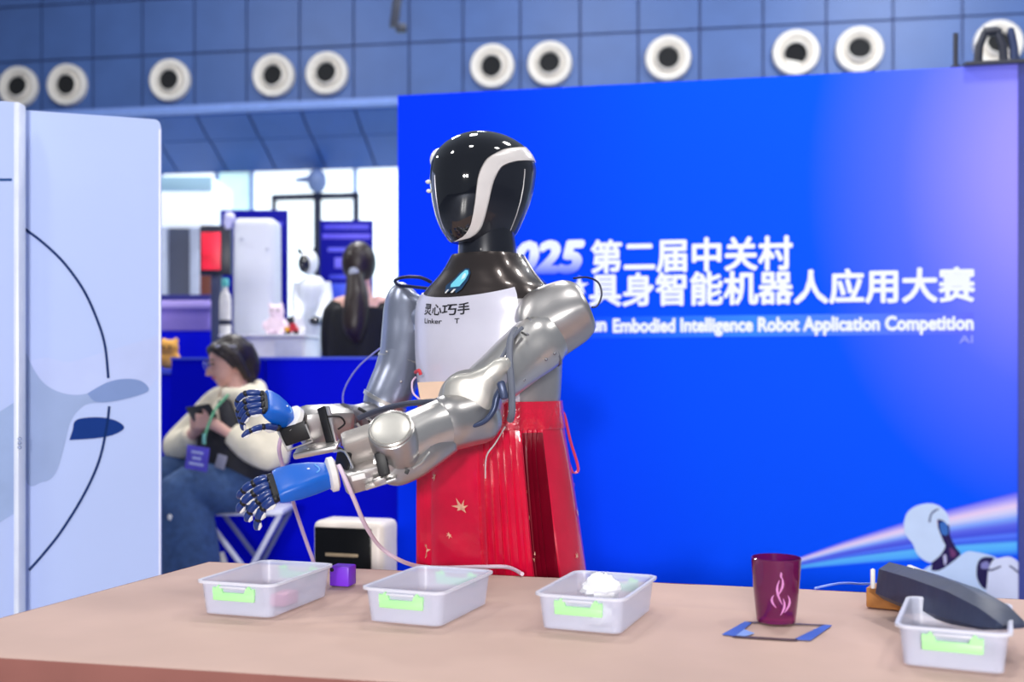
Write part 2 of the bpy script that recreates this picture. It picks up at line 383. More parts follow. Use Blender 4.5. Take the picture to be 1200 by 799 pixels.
wprint('robot_print_neck', [(525, 205), (560, 205), (596, 240), (605, 310), (640, 380), (668, 425), (610, 480), (540, 522), (485, 522), (488, 480), (530, 420), (560, 370), (550, 320), (530, 260)], (44, 34, 84), .002, board)
wprint('robot_print_neck', [(540, 225), (575, 220), (590, 260), (588, 300), (555, 300), (540, 260)], (60, 110, 190), .003, board)
wprint('robot_print_neck', [(560, 430), (578, 425), (582, 470), (568, 490)], (190, 190, 230), .003, board)
wprint('robot_print_neck', [(600, 380), (630, 400), (640, 430), (610, 440)], (110, 60, 110), .003, board)
wprint('robot_print_head', [(315, 225), (335, 165), (390, 122), (470, 105), (530, 118), (575, 155), (597, 200), (592, 240), (560, 212), (522, 208), (530, 260), (560, 340), (574, 372), (545, 425), (500, 465), (478, 475), (435, 455), (395, 415), (372, 360), (345, 325), (320, 285)], (204, 222, 252), .0035, board)
wprint('robot_print_line', [(470, 220), (478, 180), (500, 150), (530, 138), (532, 144), (506, 158), (486, 184), (480, 222)], (50, 50, 100), .0045, board)
wprint('robot_print_torso', [(400, 545), (485, 490), (488, 524), (545, 520), (620, 470), (690, 415), (745, 405), (885, 440), (875, 480), (830, 690), (825, 800), (400, 800)], (196, 216, 250), .003, board)
wprint('robot_print_joint', [(770, 500), (785, 460), (820, 440), (875, 445), (870, 480), (855, 540), (850, 600), (825, 640), (790, 610), (770, 560)], (40, 34, 80), .004, board)
wprint('robot_print_joint', [(795, 480), (830, 465), (850, 490), (830, 520), (800, 515)], (130, 130, 190), .0045, board)
wprint('robot_print_arm', [(842, 520), (870, 462), (930, 442), (985, 440), (1035, 480), (1052, 540), (1045, 620), (1030, 660), (1020, 780), (830, 780), (835, 600)], (216, 222, 250), .005, board)
wprint('robot_print_line', [(800, 512), (860, 515), (915, 495), (920, 502), (862, 526), (800, 522)], (40, 34, 80), .006, board)
wprint('robot_print_line', [(975, 490), (1000, 505), (1035, 535), (1030, 542), (996, 514), (972, 496)], (50, 50, 100), .006, board)

# clamp stand on top of the backdrop
t = thing('clamp_stand', 'dark clamp legs bolted on top of the blue backdrop', 'stand', BW.pt(BW.uz(1166, 75)[0], ztop, -.03))
ub = BW.uz(1130, 74)[0]; ue = BW.uz(1200, 74)[0]
q = MB(); q.prism([BW.pt(ub, ztop, .03), BW.pt(ue, ztop, .03), BW.pt(ue, ztop+.015, .03), BW.pt(ub, ztop+.015, .03)], -BW.n*.1); q.build('base_plate', MATS['bracket_dark'], t, smooth=0)
for x0, x1, c_ in ((1147, 1155, 0), (1178, 1170, 0), (1190, 1186, 1)):
    ua, _ = BW.uz(x0, 60); uc, _ = BW.uz(x1, 40)
    q = MB(); q.tube([BW.pt(ua, ztop+.01, -.02), BW.pt((ua*.8+uc*.2), ztop+.09, -.02), BW.pt(uc, ztop+.15, -.02), BW.pt(uc+(.012 if c_ == 0 else 0), ztop+.165, -.02)], [.02, .018, .016, .012], 8)
    q.build('leg', mat('leg_steel', (60, 72, 110), .4, .4) if c_ else MATS['bracket_dark'], t)
q = MB(); q.tube([BW.pt(BW.uz(1154, 50)[0], ztop+.155, -.02), BW.pt(BW.uz(1170, 50)[0], ztop+.158, -.02)], .02, 10); q.build('cross_bar', MATS['bracket_dark'], t)
q = MB(); ux_ = BW.uz(1121, 60)[0]; q.tube([BW.pt(ux_, ztop-.001, -.02), BW.pt(ux_, ztop+.155, -.02)], .011, 10); q.lathe(BW.pt(ux_, ztop-.001, -.02), (0, 0, 1), [(.02, 0), (.02, .012)], 12)
tag(q.build('short_post', MATS['bracket_dark'], org=BW.pt(ux_, ztop, -.02)), 'thin dark post standing alone on the backdrop top', 'post')

# low blue barrier that continues the line of the backdrop
M_bar = mat('barrier_blue', (0, 8, 206), .5, 0, .05, 3, spec=.06)
zb = 1.1+19/1300*5.6
ul = BW.uz(193, 440, -.08)[0]
t = thing('low_barrier', 'low dark blue partition behind the seated woman', 'partition', BW.pt(-.6, 0, -.1))
for a, c_ in ((ul, -.72), (-.72, .45)):
    q = MB(); q.prism([BW.pt(a+.003, 0, -.08), BW.pt(c_-.003, 0, -.08), BW.pt(c_-.003, zb, -.08), BW.pt(a+.003+(.035 if a == ul else 0), zb, -.08)], -BW.n*.05); q.build('panel', M_bar, t, smooth=0)
q = MB(); q.prism([BW.pt(ul+.035, zb, -.075), BW.pt(.45, zb, -.075), BW.pt(.45, zb+.012, -.075), BW.pt(ul+.035, zb+.012, -.075)], -BW.n*.06); q.build('top_rail', mat('rail_blue', (70, 90, 230), .4), t, smooth=0)

# ------------------------------------------------------------------ left white printed panels
LP = Plane(P(22, 440, 3.2)[:2], P(188, 440, 3.3)[:2])
M_lp = mat('panel_white', (184, 200, 244), .6, 0, .02, 2, spec=.2)
lp = thing('printed_panel', 'tall white display panel printed with grey wave and navy arc', 'panel', LP.pt(.15, 0))
ua = LP.uz(10, 300)[0]; uc = LP.uz(188.5, 300)[0]; zt_ = LP.uz(187, 140)[1]
out = [(ua, 0), (uc, 0), (uc, zt_-.02)]+[(uc-.02+.02*math.cos(a), zt_-.02+.02*math.sin(a)) for a in (.4, .8, 1.2)]+[(uc-.02, zt_), (ua, zt_+.006)]
q = MB(); q.prism([LP.pt(u, z) for u, z in out], -LP.n*.04); lpb = q.build('board', M_lp, lp, smooth=0)
def lprint(name, pts, c_, off=.001, curve=True, org=(0, 400), s=2.005, close=True):
    q = MB(); pp = cat_rom([V((a, b_, 0)) for a, b_ in pts+[pts[0]]], 5)[:-1] if curve else [V((a, b_, 0)) for a, b_ in pts]
    pp = [LP.hit(org[0]+p.x/s, org[1]+p.y/s, off) for p in pp]; q.add(pp, [tuple(range(len(pp)))])
    return q.build(name, mat('print_%d_%d_%d' % c_, c_, .7, 0, .04, 8, spec=.08), lpb, smooth=0)
lprint('haze_print', [(60, 48), (110, 38), (160, 48), (230, 30), (300, 8), (370, -16), (371, -60), (375, 60), (330, 120), (200, 130), (120, 120), (60, 90)], (190, 202, 244), .0006)
lprint('wave_print', [(58, 20), (85, 75), (115, 107), (160, 124), (205, 122), (250, 97), (290, 88), (330, 92), (350, 112), (330, 125), (270, 140), (215, 145), (190, 156), (165, 190), (150, 250), (130, 310), (100, 330), (58, 312)], (156, 174, 214), .001)
lprint('wave_print', [(205, 122), (250, 97), (290, 88), (330, 92), (350, 112), (330, 125), (270, 140), (225, 142)], (128, 150, 200), .0016)
lprint('leaf_print', [(163, 232), (170, 210), (180, 184), (230, 178), (270, 185), (292, 202), (270, 218), (230, 227)], (22, 56, 130), .0016)
for pts in ([(26, 266), (50, 284), (75, 308), (98, 340), (114, 375), (123, 405), (127, 443)], [(128, 476), (125, 500), (116, 540), (98, 580), (72, 622), (50, 650), (34, 668)]):
    cp = cat_rom([V((a, b_, 0)) for a, b_ in pts], 6); L_, R_ = [], []
    for i, p in enumerate(cp):
        d = (cp[min(i+1, len(cp)-1)]-cp[max(0, i-1)]).normalized(); n_ = V((-d.y, d.x, 0))*1.5
        L_.append(LP.hit((p+n_).x, (p+n_).y, .0022)); R_.append(LP.hit((p-n_).x, (p-n_).y, .0022))
    q = MB(); q.loft([L_, R_], False, False, closed=False); q.build('arc_print', mat('print_navy_line', (14, 44, 100), .7, spec=.08), lpb, smooth=0)
q = MB(); q.prism([LP.pt(uc-.006, 0, .004), LP.pt(uc, 0, .004), LP.pt(uc, zt_-.03, .004), LP.pt(uc-.006, zt_-.03, .004)], -LP.n*.003); q.build('edge_strip', mat('edge_white', (226, 228, 252), .4), lp, smooth=0)
FP = Plane(P(0, 440, 3.12)[:2], P(27, 440, 3.14)[:2])
fp = thing('door_panel', 'white hinged side panel standing before the printed panel', 'panel', FP.pt(-.12, 0))
ua = -.35; uc = FP.uz(19, 300)[0]; ue = FP.uz(26.5, 300)[0]; zt_ = FP.uz(20, 120)[1]
q = MB(); q.prism([FP.pt(ua, 0), FP.pt(uc, 0), FP.pt(uc, zt_), FP.pt(ua, zt_+.004)], -FP.n*.03); fpb = q.build('board', mat('panel_pale', (180, 196, 242), .5, 0, .02, 2, spec=.2), fp, smooth=0)
q = MB(); q.rbox(FP.pt((uc+ue)/2, zt_/2, -.012), (ue-uc, .05, zt_), None, .006); q.build('edge_post', mat('post_white', (228, 234, 255), .3), fp)
def fprint(name, pts, c_, off=.001):
    q = MB(); pp = [FP.hit(x, y, off) for x, y in pts]; q.add(pp, [tuple(range(len(pp)))]); q.build(name, mat('print_%d_%d_%d' % c_, c_, .7, spec=.08), fpb, smooth=0)
fprint('line_print', [(-30, 209), (14, 209), (14, 212), (-30, 212)], (40, 80, 140))
fprint('wave_print', [(-30, 480), (0, 482), (19, 470), (19, 600), (0, 612), (-30, 620)], (158, 178, 220))
for dy in (514, 519, 524):
    q = MB(); p_ = FP.hit(23, dy, .016); q.lathe(p_, FP.n, [(.005, 0), (.005, .004), (.003, .006)], 10); q.build('screw', mat('screw_steel', (110, 120, 150), .3, .8), fp)

# ------------------------------------------------------------------ table with tan cloth
BL, BR, FR, FL = V((-.655, 2.40, 0)), V((1.45, 1.86, 0)), V((1.27, 1.14, 0)), V((-.925, 1.625, 0))
tb = thing('work_table', 'long trestle table under the tan cloth', 'table', V((.25, 1.75, 0)))
cen = (BL+BR+FR+FL)/4
ins = lambda p, k: cen+(p-cen)*k
q = MB(); q.prism([ins(p, .985)+V((0, 0, .66)) for p in (BL, BR, FR, FL)], V((0, 0, .032))); q.build('table_top', mat('board_wood', (150, 120, 96), .6), tb, smooth=0)
for p in (BL, BR, FR, FL):
    q = MB(); c_ = ins(p, .9); q.tube([c_, c_+V((0, 0, .661))], .02, 10); q.build('leg', MATS['bracket_dark'], tb)
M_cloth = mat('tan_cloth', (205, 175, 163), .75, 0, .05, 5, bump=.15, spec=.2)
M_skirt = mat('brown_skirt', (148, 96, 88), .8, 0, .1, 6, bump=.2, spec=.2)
ct = thing('tablecloth', 'tan cloth covering the long table with boxes on it', 'tablecloth', V((.25, 1.75, .7)))
nx, ny = 150, 60; vs_, fs = [], []
def wrinkle(p):
    z = 0
    for (x0, y0, ang, ln_, wd, h_) in ((-.30, 1.84, .35, .16, .010, .0022), (-.22, 1.80, .15, .2, .012, .002), (.02, 1.93, .5, .12, .01, .0016), (.36, 1.9, -.3, .2, .014, .0015), (-.1, 1.72, .1, .25, .02, .0015)):
        dx, dy = p.x-x0, p.y-y0; a, c_ = dx*math.cos(ang)+dy*math.sin(ang), -dx*math.sin(ang)+dy*math.cos(ang)
        z += h_*math.exp(-(a/ln_)**2-(c_/wd)**2)
    return z
for j in range(ny+1):
    for i in range(nx+1):
        a, c_ = i/nx, j/ny; p = (FL*(1-a)+FR*a)*(1-c_)+(BL*(1-a)+BR*a)*c_
        edge = min(a*nx, (1-a)*nx, c_*ny, (1-c_)*ny)
        p = p+V((0, 0, .6985+(wrinkle(p) if edge > 3 else 0)-(.0015 if edge < .5 else 0)))
        if c_ == 1: p.y += .002*math.sin(a*37)+.0015*math.sin(a*91)
        vs_.append(p)
fs = [(j*(nx+1)+i, j*(nx+1)+i+1, (j+1)*(nx+1)+i+1, (j+1)*(nx+1)+i) for j in range(ny) for i in range(nx)]
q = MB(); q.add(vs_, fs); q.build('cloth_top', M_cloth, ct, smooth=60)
per = []
for A, B_, n_ in ((FL, FR, 90), (FR, BR, 30), (BR, BL, 90), (BL, FL, 30)):
    for k in range(n_): per.append(A+(B_-A)*(k/n_))
rings = []
for z, k in ((.6975, 0), (.693, .3), (.68, .6), (.5, 1), (.25, 1.4), (.02, 1.7)):
    rg = []
    for i, p in enumerate(per):
        d = (p-cen).normalized(); rg.append(V((p.x, p.y, z))+d*(.004*k+.007*k*math.sin(i*.55)*(1 if z < .6 else .15)))
    rings.append(rg)
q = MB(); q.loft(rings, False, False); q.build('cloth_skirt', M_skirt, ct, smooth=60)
TZ = .70

# ------------------------------------------------------------------ translucent boxes
def frosted(name, c_, alpha, rough=.35):
    m = bpy.data.materials.new(name); m.use_nodes = True; nt = m.node_tree; b_ = nt.nodes['Principled BSDF']
    nz = nt.nodes.new('ShaderNodeTexNoise'); nz.inputs['Scale'].default_value = 40
    rp = nt.nodes.new('ShaderNodeValToRGB'); L = lin(c_)
    rp.color_ramp.elements[0].color = tuple(v*.96 for v in L)+(1,); rp.color_ramp.elements[1].color = L+(1,)
    nt.links.new(nz.outputs['Fac'], rp.inputs['Fac']); nt.links.new(rp.outputs['Color'], b_.inputs['Base Color'])
    b_.inputs['Roughness'].default_value = rough; b_.inputs['Alpha'].default_value = alpha; b_.inputs['Subsurface Weight'].default_value = 0
    return m
M_frost = frosted('frosted_plastic', (226, 230, 250), .42)
M_frost2 = frosted('frosted_rim', (240, 242, 255), .72)
M_lime = mat('lime_clip', (184, 252, 178), .4, 0, .03, 20)
def rrect(hx, hy, r, z, n=5):
    pts = []
    for cx, cy, a0 in ((hx-r, hy-r, 0), (-hx+r, hy-r, math.pi/2), (-hx+r, -hy+r, math.pi), (hx-r, -hy+r, 1.5*math.pi)):
        pts += [V((cx+r*math.cos(a0+k/n*math.pi/2), cy+r*math.sin(a0+k/n*math.pi/2), z)) for k in range(n+1)]
    return pts
def make_box():
    t = thing('storage_box', 'x', 'storage box', V((0, 0, 0)), 'frosted boxes with lime clips on the table')
    hx, hy, hh = .064, .100, .056
    q = MB(); ex, ey = .006, .008
    q.loft([rrect(hx, hy, .014, .001), rrect(hx+ex*.5, hy+ey*.5, .016, hh*.5), rrect(hx+ex, hy+ey, .018, hh),
            rrect(hx+ex-.002, hy+ey-.002, .016, hh), rrect(hx+ex*.5-.002, hy+ey*.5-.002, .015, hh*.5), rrect(hx-.002, hy-.002, .012, .003)], True, True)
    body = q.build('body', M_frost, t)
    q = MB(); q.loft([rrect(hx+ex, hy+ey, .018, hh-.003), rrect(hx+ex+.005, hy+ey+.005, .02, hh-.003), rrect(hx+ex+.005, hy+ey+.005, .02, hh+.001), rrect(hx+ex, hy+ey, .018, hh+.001), rrect(hx+ex, hy+ey, .018, hh-.003)], False, False)
    q.build('rim', M_frost2, t)
    for sgn in (-1, 1):
        y = sgn*(hy+ey*.6+.004); cl = MB()
        cl.rbox((0, y, .033), (.078, .005, .014), None, .002)
        for s2 in (-1, 1):
            cl.prism([V((s2*.039, y-.0025, .038)), V((s2*.020, y-.0025, .038)), V((s2*.023, y-.0025, .047)), V((s2*.028, y-.0025, .052)), V((s2*.033, y-.0025, .047)), V((s2*.039, y-.0025, .048))], V((0, .005, 0)))
        c_ = cl.build('clip', M_lime, t)
        h_ = MB(); h_.rbox((0, y+sgn*.003, hh-.007), (.05, .006, .004), None, .0015); h_.build('handle_lip', M_frost2, t)
    return t
boxes = [((233, 721), (322, 723), -18, 'frosted plastic box with lime clips next to the purple block'), ((429.5, 729.5), (517, 734), -21, 'frosted plastic box with lime clips below the red skirt'),
         ((631, 738), (729, 742.5), -21, 'frosted plastic box with lime clips holding crumpled white tissue'), ((1058, 779), (1177, 792), -24, 'frosted plastic box with lime clips under the dark navy case')]
proto = make_box(); box_pos = []
for i, (a, c_, ang, lab) in enumerate(boxes):
    t = proto if i == 0 else copy_tree(proto)
    A, B_ = G(*a), G(*c_); mid = (A+B_)/2; an = math.radians(ang)
    bk = V((-math.sin(an), math.cos(an), 0)); t.location = mid+bk*.100+V((0, 0, .0005)); t.rotation_euler = (0, 0, an); t['label'] = lab; box_pos.append((t.location.copy(), an))
# tissue in the third box
bp, an = box_pos[2]; R3 = Matrix.Rotation(an, 3, 'Z')
def crumple(c, r, n=26, seed=1, sq=.7):
    rnd = random.Random(seed); q = MB(); nv, nu = 12, 18; rings = []
    for i in range(1, nv):
        t_ = math.pi*i/nv-math.pi/2
        rings.append([V(c)+V((math.cos(t_)*math.cos(a), math.cos(t_)*math.sin(a), math.sin(t_)*sq))*r*(1+rnd.uniform(-.18, .2)) for a in [2*math.pi*k/nu for k in range(nu)]])
    q.loft(rings); return q
q = crumple(bp+R3@V((-.008, .045, .042)), .032, seed=3)
tag(q.build('tissue', mat('tissue_white', (250, 250, 255), .8), org=bp+R3@V((-.005, .045, .02)), smooth=20), 'crumpled white tissue inside a frosted box', 'tissue')
q = crumple(bp+R3@V((.020, -.055, .018)), .018, seed=5, sq=.8)
tag(q.build('paper_scrap', MATS['tissue_white'], org=bp+R3@V((.02, -.055, .004)), smooth=20), 'small white paper scrap at the front of a frosted box', 'paper')
bp, an = box_pos[0]; R1 = Matrix.Rotation(an, 3, 'Z')
q = MB(); q.rbox(bp+R1@V((.035, -.005, .014)), (.03, .05, .022), R1, .004)
tag(q.build('pink_block', mat('pink_toy', (250, 150, 190), .5), org=bp+R1@V((.035, -.005, .003))), 'pink block seen through the wall of a frosted box', 'toy block')

# purple block
c_ = G(400, 688); R = Matrix.Rotation(math.radians(-16), 3, 'Z'); s_ = .040
t = thing('purple_block', 'small purple plastic block beside a frosted box', 'toy block', c_+V((0, s_/2, 0)))
q = MB(); q.rbox(c_+V((0, s_/2, s_*.48+.0005)), (s_, s_*.9, s_*.95), R, .003); q.build('body', mat('purple_plastic', (126, 52, 226), .4), t)
q = MB(); q.lathe(c_+V((0, s_/2, 0))+R@V((-s_*.502, -.004, s_*.72)), R@V((-1, 0, 0)), [(.006, -.002), (.006, .0006)], 14); q.build('hole', M_rubber, t)
q = MB(); q.lathe(c_+V((0, s_/2, 0))+R@V((-s_*.36, -s_*.452, s_*.80)), R@V((0, -1, 0)), [(.004, -.002), (.004, .0006)], 14); q.build('hole', M_rubber, t)

# cup
cu = G(913, 732); cu = V((cu.x, cu.y+.02, TZ))
m_cup = mat('plum_glass', (138, 26, 104), .12, 0, .08, 40, trans=.55, coat=.3)
t = thing('tumbler', 'plum purple translucent tumbler with moulded leaf relief', 'cup', cu)
prof = [(.026, .0), (.031, .002), (.033, .02), (.0365, .055), (.039, .085), (.040, .104), (.0385, .105), (.0372, .085), (.034, .05), (.030, .012), (.001, .010)]
q = MB(); q.lathe(cu+V((0, 0, .0005)), (0, 0, 1), prof, 44, cap1=True); cup = q.build('glass', m_cup, t)
m_rel = mat('plum_relief', (226, 150, 214), .15, 0, .1, 30, coat=.6)
for a, z0, z1, tw in ((-1.60, .018, .045, .18), (-1.52, .035, .075, -.25), (-1.72, .05, .082, .2), (-1.42, .022, .05, .25), (-1.62, .078, .088, .02), (-1.80, .03, .05, -.2)):
    pts = []
    for k in range(6):
        s = k/5; z = z0+(z1-z0)*s; r_ = .0318+(z/.105)*.0085+.0002; an = a+tw*math.sin(s*math.pi*.8)
        pts.append(cu+V((math.cos(an)*r_, math.sin(an)*r_, z)))
    q = MB(); q.tube(pts, [.0004, .0014, .002, .002, .0014, .0004], 6); q.build('leaf_relief', m_rel, cup)

# tape outline on the cloth
t = thing('tape_outline', 'blue tape outline marked on the cloth around the tumbler', 'tape', G(910, 740))
def strip(pts, m, nm='tape_strip'):
    q = MB(); q.prism([G(x, y, TZ+.0008) for x, y in pts], V((0, 0, -.0006))); q.build(nm, m, t, smooth=0)
M_tape = mat('blue_tape', (70, 104, 196), .35)
M_tapel = mat('pale_tape', (150, 180, 240), .3)
strip([(846, 743), (873, 728), (882, 728.5), (862, 745)], M_tape); strip([(862, 745), (872, 737), (884, 741.5), (872, 746)], M_tapel)
strip([(862, 744.5), (935, 748.5), (934, 750.5), (858, 746)], mat('dark_tape', (70, 44, 60), .5)); strip([(930, 749), (966, 731.5), (975, 732.5), (950, 750)], M_tape)
strip([(876, 728), (966, 731.5), (966, 732.6), (878, 729.2)], MATS['dark_tape'])

# wooden block, dark case
wb = G(1052, 716); q = MB(); R = Matrix.Rotation(math.radians(-30), 3, 'Z'); q.rbox(V((wb.x+.005, wb.y+.03, TZ+.0175)), (.085, .05, .034), R, .002)
tag(q.build('wooden_block', mat('orange_wood', (206, 142, 78), .55, 0, .15, 20), org=V((wb.x, wb.y+.03, TZ))), 'orange wooden block under the dark navy case end', 'block')
A, B_ = P(1045, 680, 1.86), P(1160, 717, 1.60)
d = (B_-A).normalized(); sx, up, _ = frame(d)
if up.z < 0: up = -up; sx = -sx
t = thing('dark_case', 'long dark navy faceted case leaning on block and box', 'case', V((A.x, A.y, A.z-.03)))
sec0 = [(-.030, -.020), (-.016, -.031), (.022, -.029), (.034, -.012), (.026, .022), (-.004, .031), (-.024, .020)]
def csec(c, s, k=1.0, dz=0): return [c+sx*a*s+up*(b_*s*k+dz) for a, b_ in sec0]
q = MB(); L_ = (B_-A).length
q.loft([csec(A-d*.006, .82), csec(A, 1), csec(A+d*L_*.35, 1.08), csec(A+d*L_*.75, 1.06, .92, -.001), csec(A+d*L_*1.02, .98, .66, -.004), csec(A+d*L_*1.17, .8, .3, -.008), csec(A+d*L_*1.2, .65, .15, -.010)])
q.build('body', mat('case_navy', (46, 56, 84), .45, 0, .12, 25, bump=.2), t, smooth=25)
q = MB(); q.loft([csec(A-d*.010+sx*-.004, .55), csec(A-d*.0065+sx*-.004, .6)]); q.build('end_cap', mat('case_end', (30, 40, 50), .4), t)
q = MB(); q.rbox(A-d*.012-sx*.028+up*.002, (.008, .006, .034), Matrix((sx, d, up)).transposed(), .003); q.build('white_rim', M_white, t)
q = MB(); q.rbox(P(1076, 677, 1.93), (.05, .03, .03), Matrix.Rotation(-.4, 3, 'Z')@Matrix.Rotation(.35, 3, 'Y'), .006); q.build('white_insert', M_white, t)
# thin cable along the back edge of the cloth
q = MB(); q.tube([G(955, 691)+V((0, .0, .003)), G(985, 687)+V((0, 0, .006)), P(1010, 684, 2.07), P(1035, 684, 2.05), P(1060, 690, 2.0)], .0022, 8, smooth=6)
tag(q.build('thin_cable', mat('blue_cable', (120, 150, 250), .4), org=G(990, 690)), 'thin pale blue cable at the table edge behind the tumbler', 'cable')

# ------------------------------------------------------------------ the humanoid robot behind the table
RB = V((P(573, 440, 2.48).x, 2.48, 0)); PHI = math.radians(38)
RF, RL = V((-math.sin(PHI), -math.cos(PHI), 0)), V((math.cos(PHI), -math.sin(PHI), 0))
robot = thing('humanoid_robot', 'silver humanoid robot with black visor head wearing a red skirt', 'robot', RB)
def zpx(y, Y=2.48): return H-(y-HORIZON)/FPX*Y
def interp(tab, x):                              # monotone cubic through the table rows
    if x <= tab[0][0]: return tuple(tab[0][1:])
    if x >= tab[-1][0]: return tuple(tab[-1][1:])
    k = next(i for i in range(len(tab)-1) if x <= tab[i+1][0]); a, c = tab[k], tab[k+1]; h = c[0]-a[0]; t = (x-a[0])/h; out = []
    for i in range(1, len(a)):
        def slope(n): return (tab[n+1][i]-tab[n][i])/(tab[n+1][0]-tab[n][0])
        def tang(n):
            if n == 0: return slope(0)
            if n == len(tab)-1: return slope(n-1)
            p, q_ = slope(n-1), slope(n); return 0 if p*q_ <= 0 else 2*p*q_/(p+q_)
        m0, m1 = tang(k)*h, tang(k+1)*h
        out.append((2*t**3-3*t**2+1)*a[i]+(t**3-2*t**2+t)*m0+(-2*t**3+3*t**2)*c[i]+(t**3-t**2)*m1)
    return tuple(out)
def sring(c, F, L, t, ff, fb, w, e=2.0):
    ct, st = math.cos(t), math.sin(t)
    f = math.copysign(abs(ct)**(2/e), ct)*(ff if ct > 0 else fb); l = math.copysign(abs(st)**(2/e), st)*w
    return c+F*f+L*l
# --- head
HPH = math.radians(50); HF, HL = V((-math.sin(HPH), -math.cos(HPH), 0)), V((math.cos(HPH), -math.sin(HPH), 0))
HC = P(568, 287, 2.45)
tabH = [(0, .086, .060, .040), (.012, .098, .066, .050), (.03, .110, .078, .061), (.06, .121, .092, .075), (.10, .128, .110, .086), (.14, .131, .122, .091), (.17, .128, .127, .091),
        (.195, .117, .120, .084), (.215, .100, .106, .072), (.232, .075, .082, .054), (.244, .045, .050, .033), (.250, .012, .014, .010)]
T1 = [(0, 5), (.004, 20), (.0095, 33), (.018, 41), (.036, 48), (.0725, 51.5), (.125, 54), (.168, 62.5), (.190, 77), (.202, 90), (.217, 126), (.228, 180), (.26, 180)]
T2 = [(0, 9), (.003, 29), (.0075, 46), (.018, 58), (.032, 64), (.0725, 68), (.117, 71.5), (.154, 80), (.172, 95), (.185, 130), (.193, 180), (.26, 180)]
NU = 110
us = [.250*(1-math.cos(math.pi*k/NU))/2 for k in range(NU+1)]
def hp(u, t, k=1.0):
    ff, fb, w_ = interp(tabH, u); c = HC+V((0, 0, u))
    return sring(c, HF, HL, t, ff*k, fb*k, w_*k, 2.15)
visor, bandm, shell = MB(), MB(), MB()
def strips(mb, ta, tb_, kfun, n=26, sides=(1, -1)):
    for s in sides:
        rings = []
        for u in us:
            a, c = math.radians(interp(ta, u)[0]), math.radians(interp(tb_, u)[0])
            rings.append([hp(u, s*(a+(c-a)*k/n), kfun(k, n)) for k in range(n+1)])
        mb.loft(rings, False, False, closed=False)
Z0, PI_ = [(0, 0)], [(0, 180)]
strips(visor, Z0, T1, lambda k, n: 1.0)
strips(shell, T2, PI_, lambda k, n: .995)
strips(bandm, T1, T2, lambda k, n: .97 if k in (0, n) else 1.022, 12)
q = MB(); q.add([hp(0, t_) for t_ in [2*math.pi*k/40 for k in range(40)]], [tuple(range(40))])
head = visor.build('visor', M_black, robot, 60); bandm.build('head_band', M_band, robot, 50); hs = shell.build('head_shell', M_dark, robot, 60)
q.build('chin_plate', M_dark, robot)
q = MB(); q.tube([hp(u, math.radians(108), 1.0) for u in (.002, .03, .06, .09, .12, .15, .160)], .0014, 6); q.build('seam', mat('seam_grey', (150, 146, 150), .3), hs)
q = MB(); q.tube([hp(u, math.radians(-4), 1.0) for u in (.004, .03, .06, .09, .12, .14)], .0016, 6); q.build('visor_seam', mat('visor_edge', (150, 150, 170), .2), head)
c = hp(.19, math.radians(-58), .98); q = MB(); q.ell(c, .026, .030, .027); q.build('temple_cap', M_white, robot)
for u in (.133, .113):
    q = MB(); c = hp(u, math.radians(-32), 1.0); q.ell(c+HF*.004, .007, .007, .0045); q.build('white_bump', M_white, head)  # two small white bumps on the visor front
# --- neck and yoke and torso
def tring(z, c_off, ff, fb, w, n=72, e=2.0, F=RF, L=RL):
    c = V((RB.x, RB.y, z))+F*c_off
    return [sring(c, F, L, 2*math.pi*k/n, ff, fb, w, e) for k in range(n)]
NC = .002
q = MB(); rr = []
ncx = (P(571, 290, 2.45)-V((RB.x, RB.y, 0))); nco = V((ncx.x, ncx.y, 0))
for y, r in ((262, .058), (275, .060), (286, .063), (296, .064), (303, .065), (309, .066)):
    rr.append([V((RB.x, RB.y, zpx(y, 2.45)))+nco+(RF*math.cos(a)*1.05+RL*math.sin(a)*.98)*r for a in [2*math.pi*k/48 for k in range(48)]])
q.loft(rr); q.build('neck', M_dark, robot)
q = MB(); q.ell(V((RB.x, RB.y, zpx(296, 2.45)))+nco+(RF*1.05*math.cos(.5)+RL*math.sin(.5))*.064, .003); q.build('neck_bolt', M_silver2, robot)
tabT = [(.93, .085, .09, .115), (.985, .098, .105, .140), (1.03, .114, .122, .162), (1.06, .118, .125, .166), (1.15, .128, .128, .170), (1.22, .126, .124, .172), (1.262, .120, .116, .168), (1.290, .106, .104, .150),
        (1.312, .095, .095, .122), (1.330, .086, .088, .102), (1.350, .078, .080, .086), (1.366, .071, .074, .076)]
def torso_pt(z, t, k=1.0):
    ff, fb, w_ = interp(tabT, z); c = V((RB.x, RB.y, z))+nco*max(0, min(1, (z-1.22)/.14))
    return sring(c, RF, RL, t, ff*k, fb*k, w_*k, 2.4)
def tpart(z0, z1, nz=24, k=1.0):
    return [[torso_pt(z0+(z1-z0)*i/nz, 2*math.pi*j/96, k) for j in range(96)] for i in range(nz+1)]
q = MB(); q.loft(tpart(.93, 1.262)); q.build('torso', mat('side_silver', (172, 170, 172), .33, .6), robot)
q = MB(); q.loft(tpart(1.2615, 1.366, 24, 1.006)); yoke = q.build('shoulder_yoke', M_yoke, robot)
q = MB(); q.tube([torso_pt(1.362-.09*s, math.radians(118-34*s), 1.012) for s in (0, .25, .5, .75, 1)], .0022, 6); q.build('yoke_trim', M_silver2, yoke)
